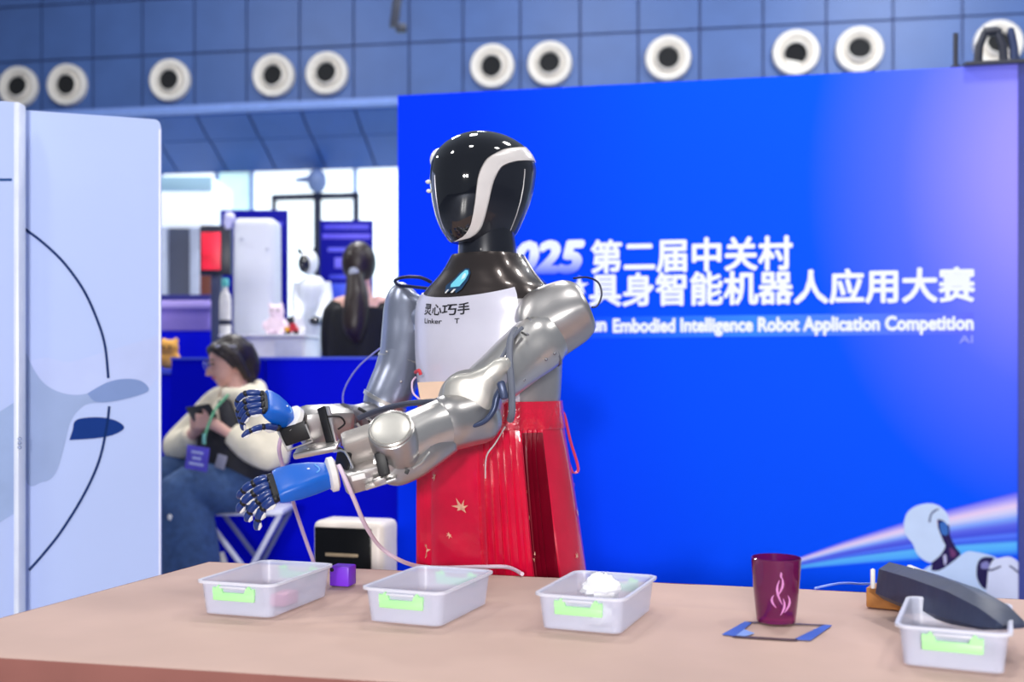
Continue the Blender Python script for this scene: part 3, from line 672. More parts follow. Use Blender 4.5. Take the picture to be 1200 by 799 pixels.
# chest plate: curved, proud of the torso, top edge dipping in the middle
q = MB(); rows_ = []
NZ, NT = 18, 30; t_max = math.radians(53)
def plate_pt(a, s, k):
    top = 1.268+.018*abs(a)**1.6; z = 1.015+(top-1.015)*s
    return torso_pt(z, a*t_max*(1.06-.06*s), k)
for i in range(NZ+1):
    s = i/NZ; rows_.append([plate_pt(-1, s, .985)]+[plate_pt(-1+2*j/NT, s, 1.022+.01*s) for j in range(NT+1)]+[plate_pt(1, s, .985)])
rows_ = [[plate_pt(max(-1, min(1, -1+2*(j-1)/NT)), 0, .985) for j in range(NT+3)]]+rows_+[[plate_pt(max(-1, min(1, -1+2*(j-1)/NT)), 1, .985) for j in range(NT+3)]]
q.loft(rows_, False, False, closed=False); chest = q.build('chest_plate', M_chest, robot, 35)
def on_chest(a0, a1, s0, s1, k=1.0365):
    return lambda x, y: plate_pt(a0+(a1-a0)*x, s0+(s1-s0)*y, k)
M_ink = mat('black_ink', (26, 26, 34), .5)
lettering('chest_name', '灵心巧手', on_chest(-.46, .24, .845, .945), M_ink, chest, .022)
lettering('chest_caption', 'Linker', on_chest(-.44, -.10, .775, .818), M_ink, chest, .02)
lettering('chest_caption', 'T', on_chest(.04, .10, .775, .818), M_ink, chest, .02)
# emblem on the yoke : a slanted pale figure with cyan edge
def yk(x, y): return torso_pt(1.281+.052*y, math.radians(-16+34*x), 1.022)
M_em1, M_em2 = mat('emblem_cyan', (120, 214, 236), .35), mat('emblem_navy', (20, 60, 96), .35)
def emblem(pts, m, k):
    q = MB(); pp = [torso_pt(1.279+.05*y, math.radians(-14+26*x), k) for x, y in pts]; q.add(pp, [tuple(range(len(pp)))]); q.build('emblem', m, yoke, 0)
emblem([(.28, .0), (.2, .32), (.42, .6), (.52, .85), (.68, 1.02), (.86, 1.0), (.94, .82), (.86, .5), (.7, .1), (.58, -.05), (.5, .15), (.36, -.02)], M_em2, 1.030)
emblem([(.40, .22), (.38, .35), (.5, .62), (.58, .82), (.70, .95), (.82, .93), (.86, .78), (.76, .52), (.62, .24)], M_em1, 1.036)
emblem([(.62, .52), (.64, .72), (.70, .82), (.77, .76), (.74, .6)], mat('emblem_pale', (214, 240, 246), .35), 1.040)
for x in (.30, .47): emblem([(x, -.02), (x+.05, -.03), (x+.09, .13), (x+.04, .13)], M_white, 1.040)
# beige card at the waist
q = MB(); c1, c2, c3, c4 = [P(*p) for p in ((489, 448, 2.335), (546, 449, 2.29), (546, 470, 2.285), (493, 469, 2.33))]
q.prism([c1, (c1+c2)/2+V((0, 0, .003)), c2, c3, c4], V((.004, .006, 0))); q.build('waist_card', mat('beige_card', (238, 204, 178), .6), robot)

# --- red pleated skirt
tabS = [(.30, .170, .170, .215, 0), (.62, .158, .160, .196, 1), (.72, .152, .156, .188, 1), (.85, .142, .146, .180, .9), (.93, .134, .140, .174, .75), (.985, .129, .134, .170, .2), (1.025, .126, .132, .168, 0), (1.045, .126, .132, .168, 0)]
def skirt_pt(z, t, k=1.0):
    ff, fb, w_, pl = interp(tabS, z); deg = math.degrees(t) % 360
    if deg > 180: deg -= 360
    g = 0; side = abs(deg)
    if 18 < side < 56: g = .055*((((side-18)/38*7) % 1)**1.4-.5)*pl+.01*pl
    elif 56 <= side < 80: g = -.16*pl*min(1, (side-56)/3, (80-side)/3)+.045*pl*math.sin((side-56)/24*math.pi*9)
    elif side >= 80: g = .012*math.sin(side*.11+z*9)*pl
    else: g = .018*pl+.006*math.sin(side*.2+z*14)*pl
    lean = V((.075, 0, 0))*(1.03-z)
    return sring(V((RB.x, RB.y, z))+lean, RF, RL, t, ff*(1+g)*k, fb*(1+g)*k, w_*(1+g)*k, 2.3)
zs = [.30+.745*i/34 for i in range(35)]
M_red = mat('crimson_satin', (208, 10, 56), .25, 0, .14, 9, bump=.5, coat=.6, spec=.4)
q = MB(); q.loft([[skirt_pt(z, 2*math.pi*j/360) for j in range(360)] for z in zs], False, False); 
for fi, f in enumerate(q.f):                     # inner pleat faces take a darker maroon
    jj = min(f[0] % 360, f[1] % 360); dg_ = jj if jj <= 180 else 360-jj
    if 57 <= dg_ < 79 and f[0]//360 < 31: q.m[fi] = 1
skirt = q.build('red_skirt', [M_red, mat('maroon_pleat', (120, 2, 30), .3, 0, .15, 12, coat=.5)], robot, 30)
q = MB(); q.loft([[skirt_pt(z, 2*math.pi*j/120, k) for j in range(120)] for z, k in ((.985, 1.012), (.99, 1.022), (1.02, 1.022), (1.045, 1.018), (1.045, .98))], False, False)
q.build('waistband', mat('waistband_red', (214, 16, 56), .18, 0, .12, 22, bump=.9, coat=.7), skirt)
M_gold = mat('gold_print', (240, 178, 150), .35, .1, .3, 90)
BIRD = [(-1, .1), (-.3, .25), (-.5, 1), (.1, .3), (.5, .9), (.4, .2), (1, .35), (.5, -.05), (.7, -.5), (.1, -.2), (-.4, -.35), (-.3, -.05)]
def motif(z, deg, s, seed):                      # small printed crane
    a = seed*1.1; q = MB(); pts = []
    for x, y in BIRD:
        x, y = x*math.cos(a)-y*math.sin(a), x*math.sin(a)+y*math.cos(a)
        pts.append(skirt_pt(z+y*s, math.radians(deg)+x*s*5.0, 1.012))
    q.add(pts, [tuple(range(len(pts)))]); q.build('gold_motif', M_gold, skirt, 0)
for i, (z, dg, s) in enumerate(((.82, 5, .020), (.715, -24, .018), (.805, 60, .011), (.86, 58, .008), (.72, 62, .011), (.80, 112, .012), (.71, 100, .010), (.88, -14, .010), (.76, -2, .008), (.86, 124, .009), (.69, 8, .012))):
    motif(z, dg, s, i)
# ribbon loops
M_rib = mat('pink_ribbon', (232, 90, 130), .3, 0, .05, 20)
q = MB(); q.tube([P(652, 473, 2.46), P(661, 485, 2.47), P(668, 515, 2.48), P(677, 545, 2.48), P(676, 553, 2.48), P(670, 552, 2.47), P(663, 530, 2.46), P(655, 500, 2.45)], .006, 6, flat=.25, smooth=4); q.build('ribbon', M_rib, skirt)
q = MB(); q.tube([P(592, 500, 2.24), P(580, 520, 2.235), P(570, 535, 2.25), P(569, 560, 2.26)], [.003, .003, .004, .003], 6, flat=.4, smooth=4); q.build('ribbon', M_white, skirt)
# --- legs below, standing on the floor
for s in (-1, 1):
    q = MB(); b0 = V((RB.x, RB.y, 0))+RL*.07*s
    q.tube([b0+V((0, 0, .95)), b0+V((0, 0, .75)), b0+V((0, 0, .50))+RF*.01, b0+V((0, 0, .45))+RF*.012, b0+V((0, 0, .3)), b0+V((0, 0, .09))], [.055, .055, .045, .048, .044, .034], 18, smooth=3); q.build('leg', M_silver, robot)
    q = MB(); q.rbox(b0+RF*.04+V((0, 0, .035)), (.095, .23, .07), Matrix.Rotation(-PHI, 3, 'Z'), .025, 3); q.build('foot', M_dark, robot)

# --- arms
def ptube(b, pts, n=24, mi=0, smooth=4, flat=1.0, hint=None):      # (px, py, Y, radius px)
    return b.tube([P(x, y, Y) for x, y, Y, r in pts], [r*Y/FPX for x, y, Y, r in pts], n, mi, flat, hint, smooth)
def pout(pts, Y, n=5): return [P(p.x, p.y, Y) for p in cat_rom([V((a, c, 0)) for a, c in pts+[pts[0]]], n)[:-1]]
def cloft(b, rows, n=36, e=2.3, mi=0, m=5):     # (ax, ay, bx, by, Y, half depth): rings whose image outline is a-b
    rows = interp_rows(rows, m); rings = []
    for ax, ay, bx, by, Y, dpt in rows:
        A, B_ = P(ax, ay, Y), P(bx, by, Y); c = (A+B_)/2; mj = (A-B_)/2
        rings.append([sring(c, mj.normalized(), V((0, -1, 0)), 2*math.pi*k/n, mj.length, mj.length, dpt, e) for k in range(n)])
    return b.loft(rings, mi=mi)
def interp_rows(rows, m):
    tab = [(i,)+tuple(r) for i, r in enumerate(rows)]
    return [interp(tab, i/m) for i in range((len(rows)-1)*m+1)]
# near (left) arm
q = MB(); cloft(q, [(680, 341, 695, 374, 2.305, .026), (679, 336, 698, 380, 2.31, .038), (673, 331, 697, 387, 2.312, .046), (660, 328, 690, 397, 2.318, .056), (641, 333, 668, 413, 2.32, .062), (618, 344, 646, 428, 2.315, .062), (606, 360, 630, 440, 2.305, .056), (603, 372, 622, 442, 2.30, .048)], 44, 1.6); sh = q.build('shoulder_shell', M_silver, robot, 22)
q = MB(); cloft(q, [(681, 343, 694, 372, 2.30, .022), (683, 344, 695, 371, 2.298, .020)], 30, m=1); q.build('shoulder_cap', M_greymetal, sh)
q = MB(); ptube(q, [(660, 374, 2.40, 36), (630, 372, 2.43, 33), (606, 368, 2.47, 24)], 24); q.build('shoulder_joint', M_dark, robot)
q = MB(); ptube(q, [(645, 391, 2.30, 30), (632, 401, 2.29, 35), (610, 419, 2.27, 33), (588, 438, 2.24, 31), (566, 456, 2.20, 29), (552, 468, 2.19, 27)], 32); ua_ = q.build('upper_arm', M_silver2, robot, 50)
q = MB(); ptube(q, [(634.5, 399, 2.296, 36.6), (632.5, 400.6, 2.295, 36.6)], 40, smooth=0); q.build('groove_ring', M_greymetal, ua_)
for x, y in ((640, 421), (650, 414), (614, 445), (618, 392)):
    q = MB(); q.ell(P(x, y, 2.215), .0035); q.build('screw', M_greymetal, ua_)
q = MB(); q.rbox(P(614, 391, 2.195), (.014, .01, .004), Matrix.Rotation(.5, 3, 'Y'), .001); q.build('slot', M_rubber, ua_)
AX = (V((-.15, -.93, .33))).normalized()
q = MB(); ec = P(549, 467, 2.155); q.lathe(ec-AX*.03, AX, [(.045, -.06), (.058, -.045), (.061, 0), (.061, .03), (.057, .04)], 40); el = q.build('elbow_housing', M_silver, robot)
q = MB(); q.tube([P(x, y, 2.098+.0006*abs(x-545)) for x, y in ((518, 472), (522, 484), (533, 494), (550, 499), (567, 494), (578, 481), (582, 466), (587, 455))], [.002, .003, .0035, .004, .005, .006, .007, .005], 10, smooth=5); q.build('elbow_rim', M_bluerim, el)
q = MB(); q.rbox(P(589, 457, 2.11), (.016, .02, .036), Matrix.Rotation(-.25, 3, 'Y'), .005); q.build('cable_bracket', M_bluerim, el)
pear = [(518, 468), (521, 450), (532, 440), (552, 436), (570, 428), (584, 419), (596, 420), (598, 430), (590, 442), (580, 458), (577, 474), (568, 488), (551, 495), (533, 490)]
q = MB(); q.dome(pout(pear, 2.13), AX, .016, back=.035); q.build('elbow_cap', mat('cap_silver', (204, 201, 194), .38, .6), el, 60)
# forearm
q = MB(); ptube(q, [(578, 484, 2.19, 22), (566, 487, 2.18, 31), (548, 490, 2.16, 33), (527, 495, 2.13, 33), (520, 497, 2.125, 32)], 32); q.build('forearm_cuff', M_silver, robot, 50)
q = MB(); ptube(q, [(521, 497, 2.125, 31), (505, 502, 2.10, 29), (488, 509, 2.08, 29), (470, 518, 2.06, 30), (455, 520, 2.05, 28)], 32); fa = q.build('forearm', M_silver2, robot, 50)
AJ = V((-.10, -.76, .64)).normalized(); jc = P(458, 503, 2.0)
q = MB(); q.lathe(jc-AJ*.002, AJ, [(.030, -.125), (.040, -.11), (.044, -.06), (.044, -.012), (.042, -.002), (.038, .001)], 40); jt = q.build('wrist_motor', M_silver, robot)
q = MB(); cloft(q, [(531, 482, 536, 528, 2.12, .03), (508, 495, 514, 545, 2.09, .035), (484, 508, 492, 560, 2.07, .036), (458, 518, 466, 569, 2.05, .034), (438, 528, 443, 563, 2.04, .026)], 28, 2.8); q.build('forearm_fairing', M_silver, robot, 45)
q = MB(); q.lathe(jc, AJ, [(.040, -.004), (.041, .003), (.038, .005), (.036, .003)], 40); q.build('motor_rim', mat('rim_light', (196, 192, 186), .25, .7), jt)
q = MB(); q.lathe(jc, AJ, [(.0355, .0), (.0345, .004), (.028, .0058), (.016, .0068), (.002, .007)], 40); q.build('motor_cap', MATS['cap_silver'], jt)
for p, s in (((501, 524, 2.055), (.012, .01, .010)), ((474, 551, 2.03), (.018, .01, .009))):
    q = MB(); q.rbox(P(*p), s, Matrix.Rotation(.4, 3, 'Y'), .001); q.build('slot', M_rubber, fa)
q = MB(); q.tube([P(484, 549, 2.025), P(494, 542, 2.03), P(503, 530, 2.05)], .003, 8); q.build('slot_edge', M_silver2, fa)
# bracket from motor to wrist
def obox(b, a, c, wdt, th, up, r=.004, mi=0):
    a, c = V(a), V(c); d = (c-a); L_ = d.length; d.normalize(); u = (V(up)-d*V(up).dot(d)).normalized(); s = d.cross(u)
    return b.rbox((a+c)/2, (L_, wdt, th), Matrix((d, s, u)).transposed(), r, 2, mi)
q = MB(); obox(q, P(462, 508, 2.04), P(404, 527, 2.03), .045, .055, (0, -.5, .8), .008); q.build('wrist_link', mat('link_grey', (166, 160, 156), .4, .5), robot)
q = MB(); obox(q, P(463, 545, 2.04), P(402, 563, 2.03), .05, .045, (0, -.4, .9), .008); br = q.build('wrist_bracket', M_silver, robot)
q = MB(); obox(q, P(412, 561, 2.0), P(428, 557, 2.0), .002, .010, (0, -.2, .9), .0005); q.build('label_sticker', M_white, br)
q = MB(); obox(q, P(452, 560, 2.0), P(438, 566, 2.0), .012, .012, (0, -.4, .9), .003); q.build('connector', M_silver2, br)
q = MB(); obox(q, P(445, 530, 1.995), P(451, 557, 1.995), .012, .020, (1, 0, .1), .002); q.build('gap_block', M_rubber, br)
q = MB(); obox(q, P(395, 533, 2.03), P(410, 542, 2.01), .006, .036, (.2, -.3, .9), .003); pl = q.build('wrist_plate', M_rubber, robot)
q = MB(); q.tube([P(391, 529, 2.02), P(404, 529, 2.0), P(414, 548, 2.0)], .0022, 8, smooth=3); q.build('plate_edge', M_silver2, pl)
q = MB(); obox(q, P(428, 571, 2.01), P(465, 559, 2.01), .02, .006, (0, -.3, .9), .002); q.build('bracket_rail', M_silver2, br)
# hands -----------------------------------------------------------------
def make_hand(wrist, d, s, L_, Wd, fingers, thumb, name_lab, ring_r, par):
    d = V(d).normalized(); n = V(s).cross(d).normalized(); s = d.cross(n).normalized()
    if n.z < 0: n = -n
    rings = []
    def rr_(c, w, t, e=3.2, m=28): return [sring(c, s, n, 2*math.pi*k/m, w, w, t, e) for k in range(m)]
    for f, w, t, dn in ((0, .55, .019, 0), (.06, .60, .020, 0), (.3, .78, .021, .002), (.6, .95, .020, .003), (.9, 1.0, .0165, .003), (1.0, .97, .013, .002)):
        rings.append(rr_(wrist+d*L_*f+n*dn, Wd/2*w, t, 4.5))
    q = MB(); q.loft(rings); palm = q.build('hand', M_blueshell, par, 28); tag(palm, name_lab)
    q = MB(); q.tube([wrist+d*L_*.22+n*.0225+s*.012, wrist+d*L_*.14+n*.022+s*.004, wrist+d*L_*.2+n*.0225-s*.012], .0012, 6, smooth=3); q.build('moulded_line', mat('pale_blue_line', (110, 176, 240), .3), palm)
    q = MB(); q.ell(wrist+d*L_*.34+n*.0225-s*.004, .003, .002, .002); q.build('logo_dot', M_white, palm)
    q = MB(); q.loft([rr_(wrist+d*L_*.97, Wd/2*.9, .011), rr_(wrist+d*L_*1.10, Wd/2*.88, .009)]); q.build('knuckle_block', M_rubber, palm)
    q = MB(); q.lathe(wrist-d*.014, d, [(ring_r*.8, -.004), (ring_r, 0), (ring_r, .010), (ring_r*.8, .014)], 32); rg = q.build('wrist_ring', M_white, par)
    for k in range(6):
        a = k*math.pi/3; q = MB(); q.lathe(wrist-d*.004+(s*math.cos(a)+n*math.sin(a))*ring_r*.82, d, [(.0018, 0), (.0018, .0015)], 8); q.build('ring_bolt', M_rubber, rg)
    def finger(base, dirv, bend, lens, r, spread=0):
        q = MB(); p = base; cur = V(dirv).normalized(); ax = s
        for i, Ls in enumerate(lens):
            rot = Matrix.Rotation(bend[i], 3, ax); cur = rot@cur
            if cur.dot(n) > 0 and i > 0 and bend[i] == 0: pass
            nn = ax.cross(cur).normalized()
            if nn.dot(n) < -.99: nn = -nn
            e = p+cur*Ls; rad = r*(1-.12*i)
            q.ell(p, rad*.85, mi=2, nu=10, nv=6)
            m = 12; rg_ = []
            for f, k in ((.08, .75), (.25, 1), (.75, .95), (.95, .7)) if i < len(lens)-1 else ((.08, .75), (.25, 1), (.6, .92), (.9, .6), (1.0, .25)):
                rg_.append([sring(p+cur*Ls*f, ax, nn, 2*math.pi*k2/m, rad*k*.8, rad*k*.8, rad*k, 2.6) for k2 in range(m)])
            q.loft(rg_, mi=0)
            for s2 in (-1, 1):                         # pale strips along the finger
                q.tube([p+cur*Ls*.2+ax*s2*rad*.62+nn*rad*.55, p+cur*Ls*.5+ax*s2*rad*.66+nn*rad*.62, p+cur*Ls*.85+ax*s2*rad*.55+nn*rad*.45], [rad*.25, rad*.5, rad*.25], 6, mi=1)
            p = e
        q.build('finger', [M_navy, M_white, M_rubber], palm, 40)
    for off, dv, bend, lens, r in fingers:
        finger(wrist+d*L_*1.07+s*Wd*off, d+s*dv, bend, lens, r)
    off, base_f, dv, bend, lens, r = thumb
    finger(wrist+d*L_*base_f+s*Wd*off-n*.012, dv[0]*d+dv[1]*s+dv[2]*n, bend, lens, r)
    return palm
wr = P(384, 557, 2.07); d_ = P(329, 570, 2.045)-wr; s__ = P(343, 588, 2.00)-P(316, 551, 2.075)
fg = lambda o, dv, k, sc=1.0: (o, dv, (.55*k, .35*k, .35*k), (.034*sc, .026*sc, .022*sc), .0085)
def sgn_bend(s, d, n_up=True): return 1
make_hand(wr, d_, s__, .096, .080, [(-.40, -.15, (.25, .35, .35), (.031, .025, .022), .0104), (-.14, -.05, (.32, .35, .3), (.036, .028, .024), .0108), (.13, .0, (.42, .40, .3), (.033, .027, .022), .0104), (.38, .05, (.50, .55, .25), (.029, .025, .024), .0098)],
          (-.40, .45, (.9, -.35, -.35), (.0, .25, .2), (.03, .022, .018), .009), 'bright blue hand shell with splayed navy fingers', .033, robot)
# far (right) arm
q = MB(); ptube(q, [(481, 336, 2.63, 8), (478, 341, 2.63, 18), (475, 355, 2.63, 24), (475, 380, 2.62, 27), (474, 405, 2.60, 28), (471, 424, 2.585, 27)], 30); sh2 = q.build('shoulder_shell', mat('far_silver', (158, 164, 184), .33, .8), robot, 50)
q = MB(); ptube(q, [(492, 376, 2.60, 17), (508, 378, 2.56, 16)], 20); q.build('shoulder_joint', MATS['far_silver'], robot)
q = MB(); ptube(q, [(471, 420, 2.585, 27.5), (465, 440, 2.57, 27.5), (457, 458, 2.55, 27), (449, 474, 2.53, 25), (444, 482, 2.525, 22)], 30); ua2 = q.build('upper_arm', MATS['far_silver'], robot, 50)
q = MB(); ptube(q, [(471.4, 419.5, 2.585, 28.6), (470.8, 422, 2.585, 28.6)], 36, smooth=0); q.build('groove_ring', M_silver2, ua2)
q = MB(); ptube(q, [(452, 468, 2.53, 27.6), (450, 472, 2.53, 27.2)], 36, smooth=0); q.build('elbow_band', M_silver2, ua2)
for x, y in ((453, 412), (445, 455), (470, 447)):
    q = MB(); q.ell(P(x, y, 2.50), .003); q.build('screw', M_silver2, ua2)
q = MB(); ptube(q, [(452, 487, 2.53, 16), (434, 489, 2.50, 19), (416, 490, 2.48, 16), (404, 492, 2.46, 20)], 20); q.build('elbow_joint', M_greymetal, robot)
for k, (x, y) in enumerate(((420, 478), (426, 486), (432, 492), (418, 496))):
    q = MB(); q.tube([P(x, y, 2.42), P(x+10, y+6+2*k, 2.42)], .0035, 8); q.build('joint_rod', M_silver2 if k % 2 else M_rubber, robot)
q = MB(); obox(q, P(412, 497, 2.47), P(352, 500, 2.42), .075, .085, (0, -.3, .95), .016); fa2 = q.build('forearm', M_silver, robot)
q = MB(); obox(q, P(377, 477, 2.40), P(388, 519, 2.38), .012, .020, (.9, -.4, .1), .003); q.build('strap', M_rubber, fa2)
q = MB(); obox(q, P(384, 476, 2.395), P(395, 520, 2.375), .012, .006, (.9, -.4, .1), .002); q.build('strap_edge', M_silver2, fa2)
q = MB(); obox(q, P(331, 513, 2.37), P(361, 503, 2.36), .010, .040, (0, -.2, .95), .004); pp_ = q.build('wrist_plate', M_rubber, robot)
q = MB(); q.tube([P(326, 506, 2.35), P(337, 528, 2.35), P(366, 517, 2.345), P(358, 497, 2.345)], .0024, 8); q.build('plate_edge', M_silver2, pp_)
q = MB(); obox(q, P(346, 531, 2.38), P(398, 521, 2.37), .05, .014, (0, -.3, .95), .005); q.build('lower_fairing', M_silver2, fa2)
q = MB(); obox(q, P(352, 497, 2.42), P(340, 493, 2.40), .045, .045, (0, -.3, .95), .008); q.build('wrist_block', M_greymetal, fa2)
q = MB(); q.tube([P(384, 488, 2.37), P(398, 488, 2.37), P(404, 496, 2.38), P(396, 503, 2.38)], .0022, 8, smooth=4); q.build('wire_loop', M_rubber, fa2)
wr2 = P(337, 491, 2.385); d2 = P(312, 474, 2.35)-wr2; s2 = P(322, 499, 2.33)-P(312, 462, 2.40)
make_hand(wr2, d2, s2, .066, .078, [(-.40, -.1, (.75, .85, .7), (.034, .026, .022), .0088), (-.14, .0, (.85, .9, .7), (.036, .028, .022), .009), (.13, .0, (.9, .9, .7), (.035, .027, .022), .0088), (.38, .05, (.9, .9, .6), (.032, .025, .02), .0082)],
          (.46, .3, (.9, .3, -.2), (.1, .5, .4), (.036, .028, .022), .009), 'blue hand shell with curled navy fingers', .036, robot)
q = MB(); q.rbox(wr2+V((-.012, -.032, .012)), (.020, .003, .012), Matrix.Rotation(-.3, 3, 'Y'), .001); q.build('hand_sticker', M_white, robot)
# --- cables on the robot
def cable(pts, r, m, nm='cable', smooth=8): q = MB(); q.tube([P(*p) for p in pts], r, 8, smooth=smooth); return q.build(nm, m, robot)
cable([(604, 386, 2.24), (598, 398, 2.19), (597, 420, 2.15), (599, 450, 2.12), (600, 480, 2.11), (598, 492, 2.13)], .007, mat('cable_grey', (104, 108, 122), .4))
cable([(612, 384, 2.22), (602, 394, 2.2), (592, 412, 2.17), (580, 432, 2.15)], .004, MATS['cable_grey'])
cable([(506, 331, 2.56), (492, 325, 2.56), (472, 325, 2.58), (463, 329, 2.60), (468, 334, 2.60), (484, 336, 2.58), (502, 338, 2.55)], .004, mat('cable_navy', (22, 26, 60), .4))
cable([(672, 326, 2.40), (688, 325, 2.42), (701, 331, 2.43), (705, 345, 2.43), (700, 358, 2.40), (694, 360, 2.36)], .0022, MATS['cable_navy'])
cable([(520, 470, 2.17), (500, 471, 2.2), (470, 474, 2.28), (440, 482, 2.36), (420, 490, 2.38)], .006, mat('cable_dark', (60, 64, 80), .4))
cable([(487, 442, 2.42), (483, 448, 2.40), (484, 460, 2.38), (492, 468, 2.36)], .0022, M_pink)
cable([(487, 436, 2.42), (491, 434, 2.40), (493, 439, 2.40)], .004, mat('red_plug', (206, 60, 70), .4), 'plug')
# cords that hang from the arms (things of their own)
def cord(pts, r, m, label, Yo):
    q = MB(); q.tube([V(p) for p in pts], r, 8, smooth=8); o = q.build('cord', m, org=V(pts[-1])); return tag(o, label, 'cord')
cord([P(463, 397, 2.66), P(440, 412, 2.75), P(418, 432, 2.85), P(404, 455, 2.95), P(402, 472, 3.0), P(408, 486, 3.0), P(405, 498, 2.7), P(398, 504, 2.43)], .0022, mat('cord_lilac', (150, 150, 230), .4), 'thin lilac cord looping off the far silver arm', 0)
cord([P(331, 508, 2.385), P(327, 525, 2.42), P(331, 545, 2.5), P(344, 590, 2.6), P(358, 632, 2.7), P(369, 664, 2.75), P(376, 700, 2.8), V((-.46, 2.8, .02)), V((-.42, 2.75, .006))],     .0045, M_pink, 'straight pale pink cord hanging past the blue fingers', 0)
cord([P(397, 545, 2.0), P(404, 560, 1.99), P(415, 585, 2.02), P(428, 615, 2.08), P(445, 640, 2.16), P(468, 656, 2.2), G(492, 667)+V((0, .0, .006)), G(520, 668.5)+V((0, 0, .006)), G(565, 667.5)+V((0, -.0, .006)), G(595, 668)+V((0, 0, .006)), G(612, 676)+V((0, 0, .006))], .0042, mat('cord_palepink', (228, 206, 224), .4), 'pale cord running from the near wrist along the table edge', 0)

# ------------------------------------------------------------------ white appliance behind the table
c = P(412, 640, 3.25); R = Matrix.Rotation(math.radians(-16), 3, 'Z'); wd, dp, hh = .225, .13, .668
base = V((c.x, c.y+.09, 0))
t = thing('white_appliance', 'white boxy appliance with glossy black front behind the table', 'appliance', base)
q = MB(); q.rbox(base+V((0, 0, hh/2)), (wd, dp, hh), R, .02, 4); q.build('housing', mat('warm_white', (236, 226, 216), .35), t)
q = MB(); q.rbox(base+R@V((-.012, -dp/2-.001, hh-.168)), (wd-.044, .008, .30), R, .003); fr = q.build('front_panel', mat('front_black', (6, 6, 9), .25, spec=.3), t)
q = MB(); q.rbox(base+R@V((-.014, -dp/2-.006, hh-.098)), (.105, .003, .010), R, .001); q.build('nameplate', mat('brass_plate', (170, 150, 120), .4, .3), fr)

# ------------------------------------------------------------------ folding stool
SY = 5.1
st = thing('folding_stool', 'white folding stool with crossed legs under the seated woman', 'stool', P(292, 440, SY)*1-V((0, 0, H)))
sz = zpx(594, SY); sx0, sx1 = P(243, 0, SY).x, P(338, 0, SY).x
q = MB(); q.rbox(((sx0+sx1)/2, SY+.02, sz-.012), (sx1-sx0, .30, .026), None, .010); q.build('seat', mat('stool_white', (224, 226, 244), .4), st)
for yy, m in ((SY-.11, MATS['stool_white']), (SY+.15, mat('stool_grey', (120, 126, 170), .4))):
    for xa, xb in ((sx0+.02, sx1-.0), (sx1-.02, sx0+.10)):
        q = MB(); dx = .012 if xa > xb else -.012
        q.tube([V((xa, yy+dx, sz-.025)), V((xb, yy+dx, .005))], .012, 8); q.build('leg', m, st)
q = MB(); q.tube([V((sx0+.13, SY-.12, .12)), V((sx0+.13, SY+.16, .12))], .009, 8); q.build('rung', MATS['stool_grey'], st)

# ------------------------------------------------------------------ seated woman
PB = V((P(285, 440, SY).x, SY, sz))
wom = thing('person', 'seated person in cream hoodie and black vest looking at a phone', 'person', PB)
hd = P(266, 424, SY); face = V((-.80, -.52, -.30)).normalized()
b = MB()
fx = frame(face)[0]; fu = face.cross(fx).normalized()
if fu.z < 0: fu = -fu
Rh = Matrix((fx, face, fu)).transposed()
b.ell(hd+fu*.012-face*.012, .072, .090, .088, Rh); b.ell(hd-fu*.045+face*.028, .055, .055, .06, Rh); b.ell(hd-fu*.085+face*.052, .024, .022, .02, Rh)
b.tube([hd+face*.088+fu*.005, hd+face*.098-fu*.012, hd+face*.108-fu*.028, hd+face*.088-fu*.034], [.007, .009, .011, .008], 8)
b.tube([hd-fu*.05-face*.03, P(279, 455, SY), P(284, 470, SY)], [.045, .045, .055], 14)
for sg in (-1, 1): b.ell(hd+fx*sg*.072-face*.012-fu*.012, .010, .018, .03, Rh)
# torso core, arms to hands, legs
def pr(x, y, Y): return P(x, y, Y)
Lsh, Lel, Lwr, Lhd = pr(303, 478, 4.98), pr(318, 527, 4.93), pr(262, 503, 4.90), pr(246, 494, 4.90)
Rsh, Rel, Rwr, Rhd = pr(257, 474, 5.25), pr(211, 520, 5.22), pr(228, 507, 5.02), pr(238, 495, 4.96)
b.tube([pr(284, 470, SY), pr(283, 500, SY), pr(286, 545, SY), pr(290, 572, SY+.02)], [.10, .13, .13, .115], 18)
b.tube([Lsh, Lel, Lwr, Lhd], [.052, .042, .027, .03], 12, smooth=3); b.tube([Rsh, Rel, Rwr, Rhd], [.052, .042, .027, .03], 12, smooth=3)
for h0, sg in ((Lhd, 1), (Rhd, -1)):
    for k in range(4):
        a = h0+V((-.02, -.01*sg, .028-.018*k)); b.tube([h0+V((0, 0, .02-.013*k)), a+V((-.02, -.012, 0)), a+V((-.038, .006, .004)), a+V((-.036, .026, .004))], [.0115, .0105, .0095, .008], 8)
    b.tube([h0+V((0, 0, .02)), h0+V((-.01, -.016, .045)), h0+V((-.028, -.018, .058))], [.012, .011, .009], 8)
Lkn, Lan, Rkn, Ran = pr(212, 580, 4.88), pr(226, 693, 4.86), pr(188, 566, 5.15), pr(186, 690, 5.05)
b.tube([pr(288, 574, 5.02), Lkn, Lan], [.09, .06, .04], 12, smooth=3); b.tube([pr(286, 572, 5.18), Rkn, Ran], [.09, .06, .04], 12, smooth=3)
body = remesh(b.build('body', M_skin, wom), .007, 4)
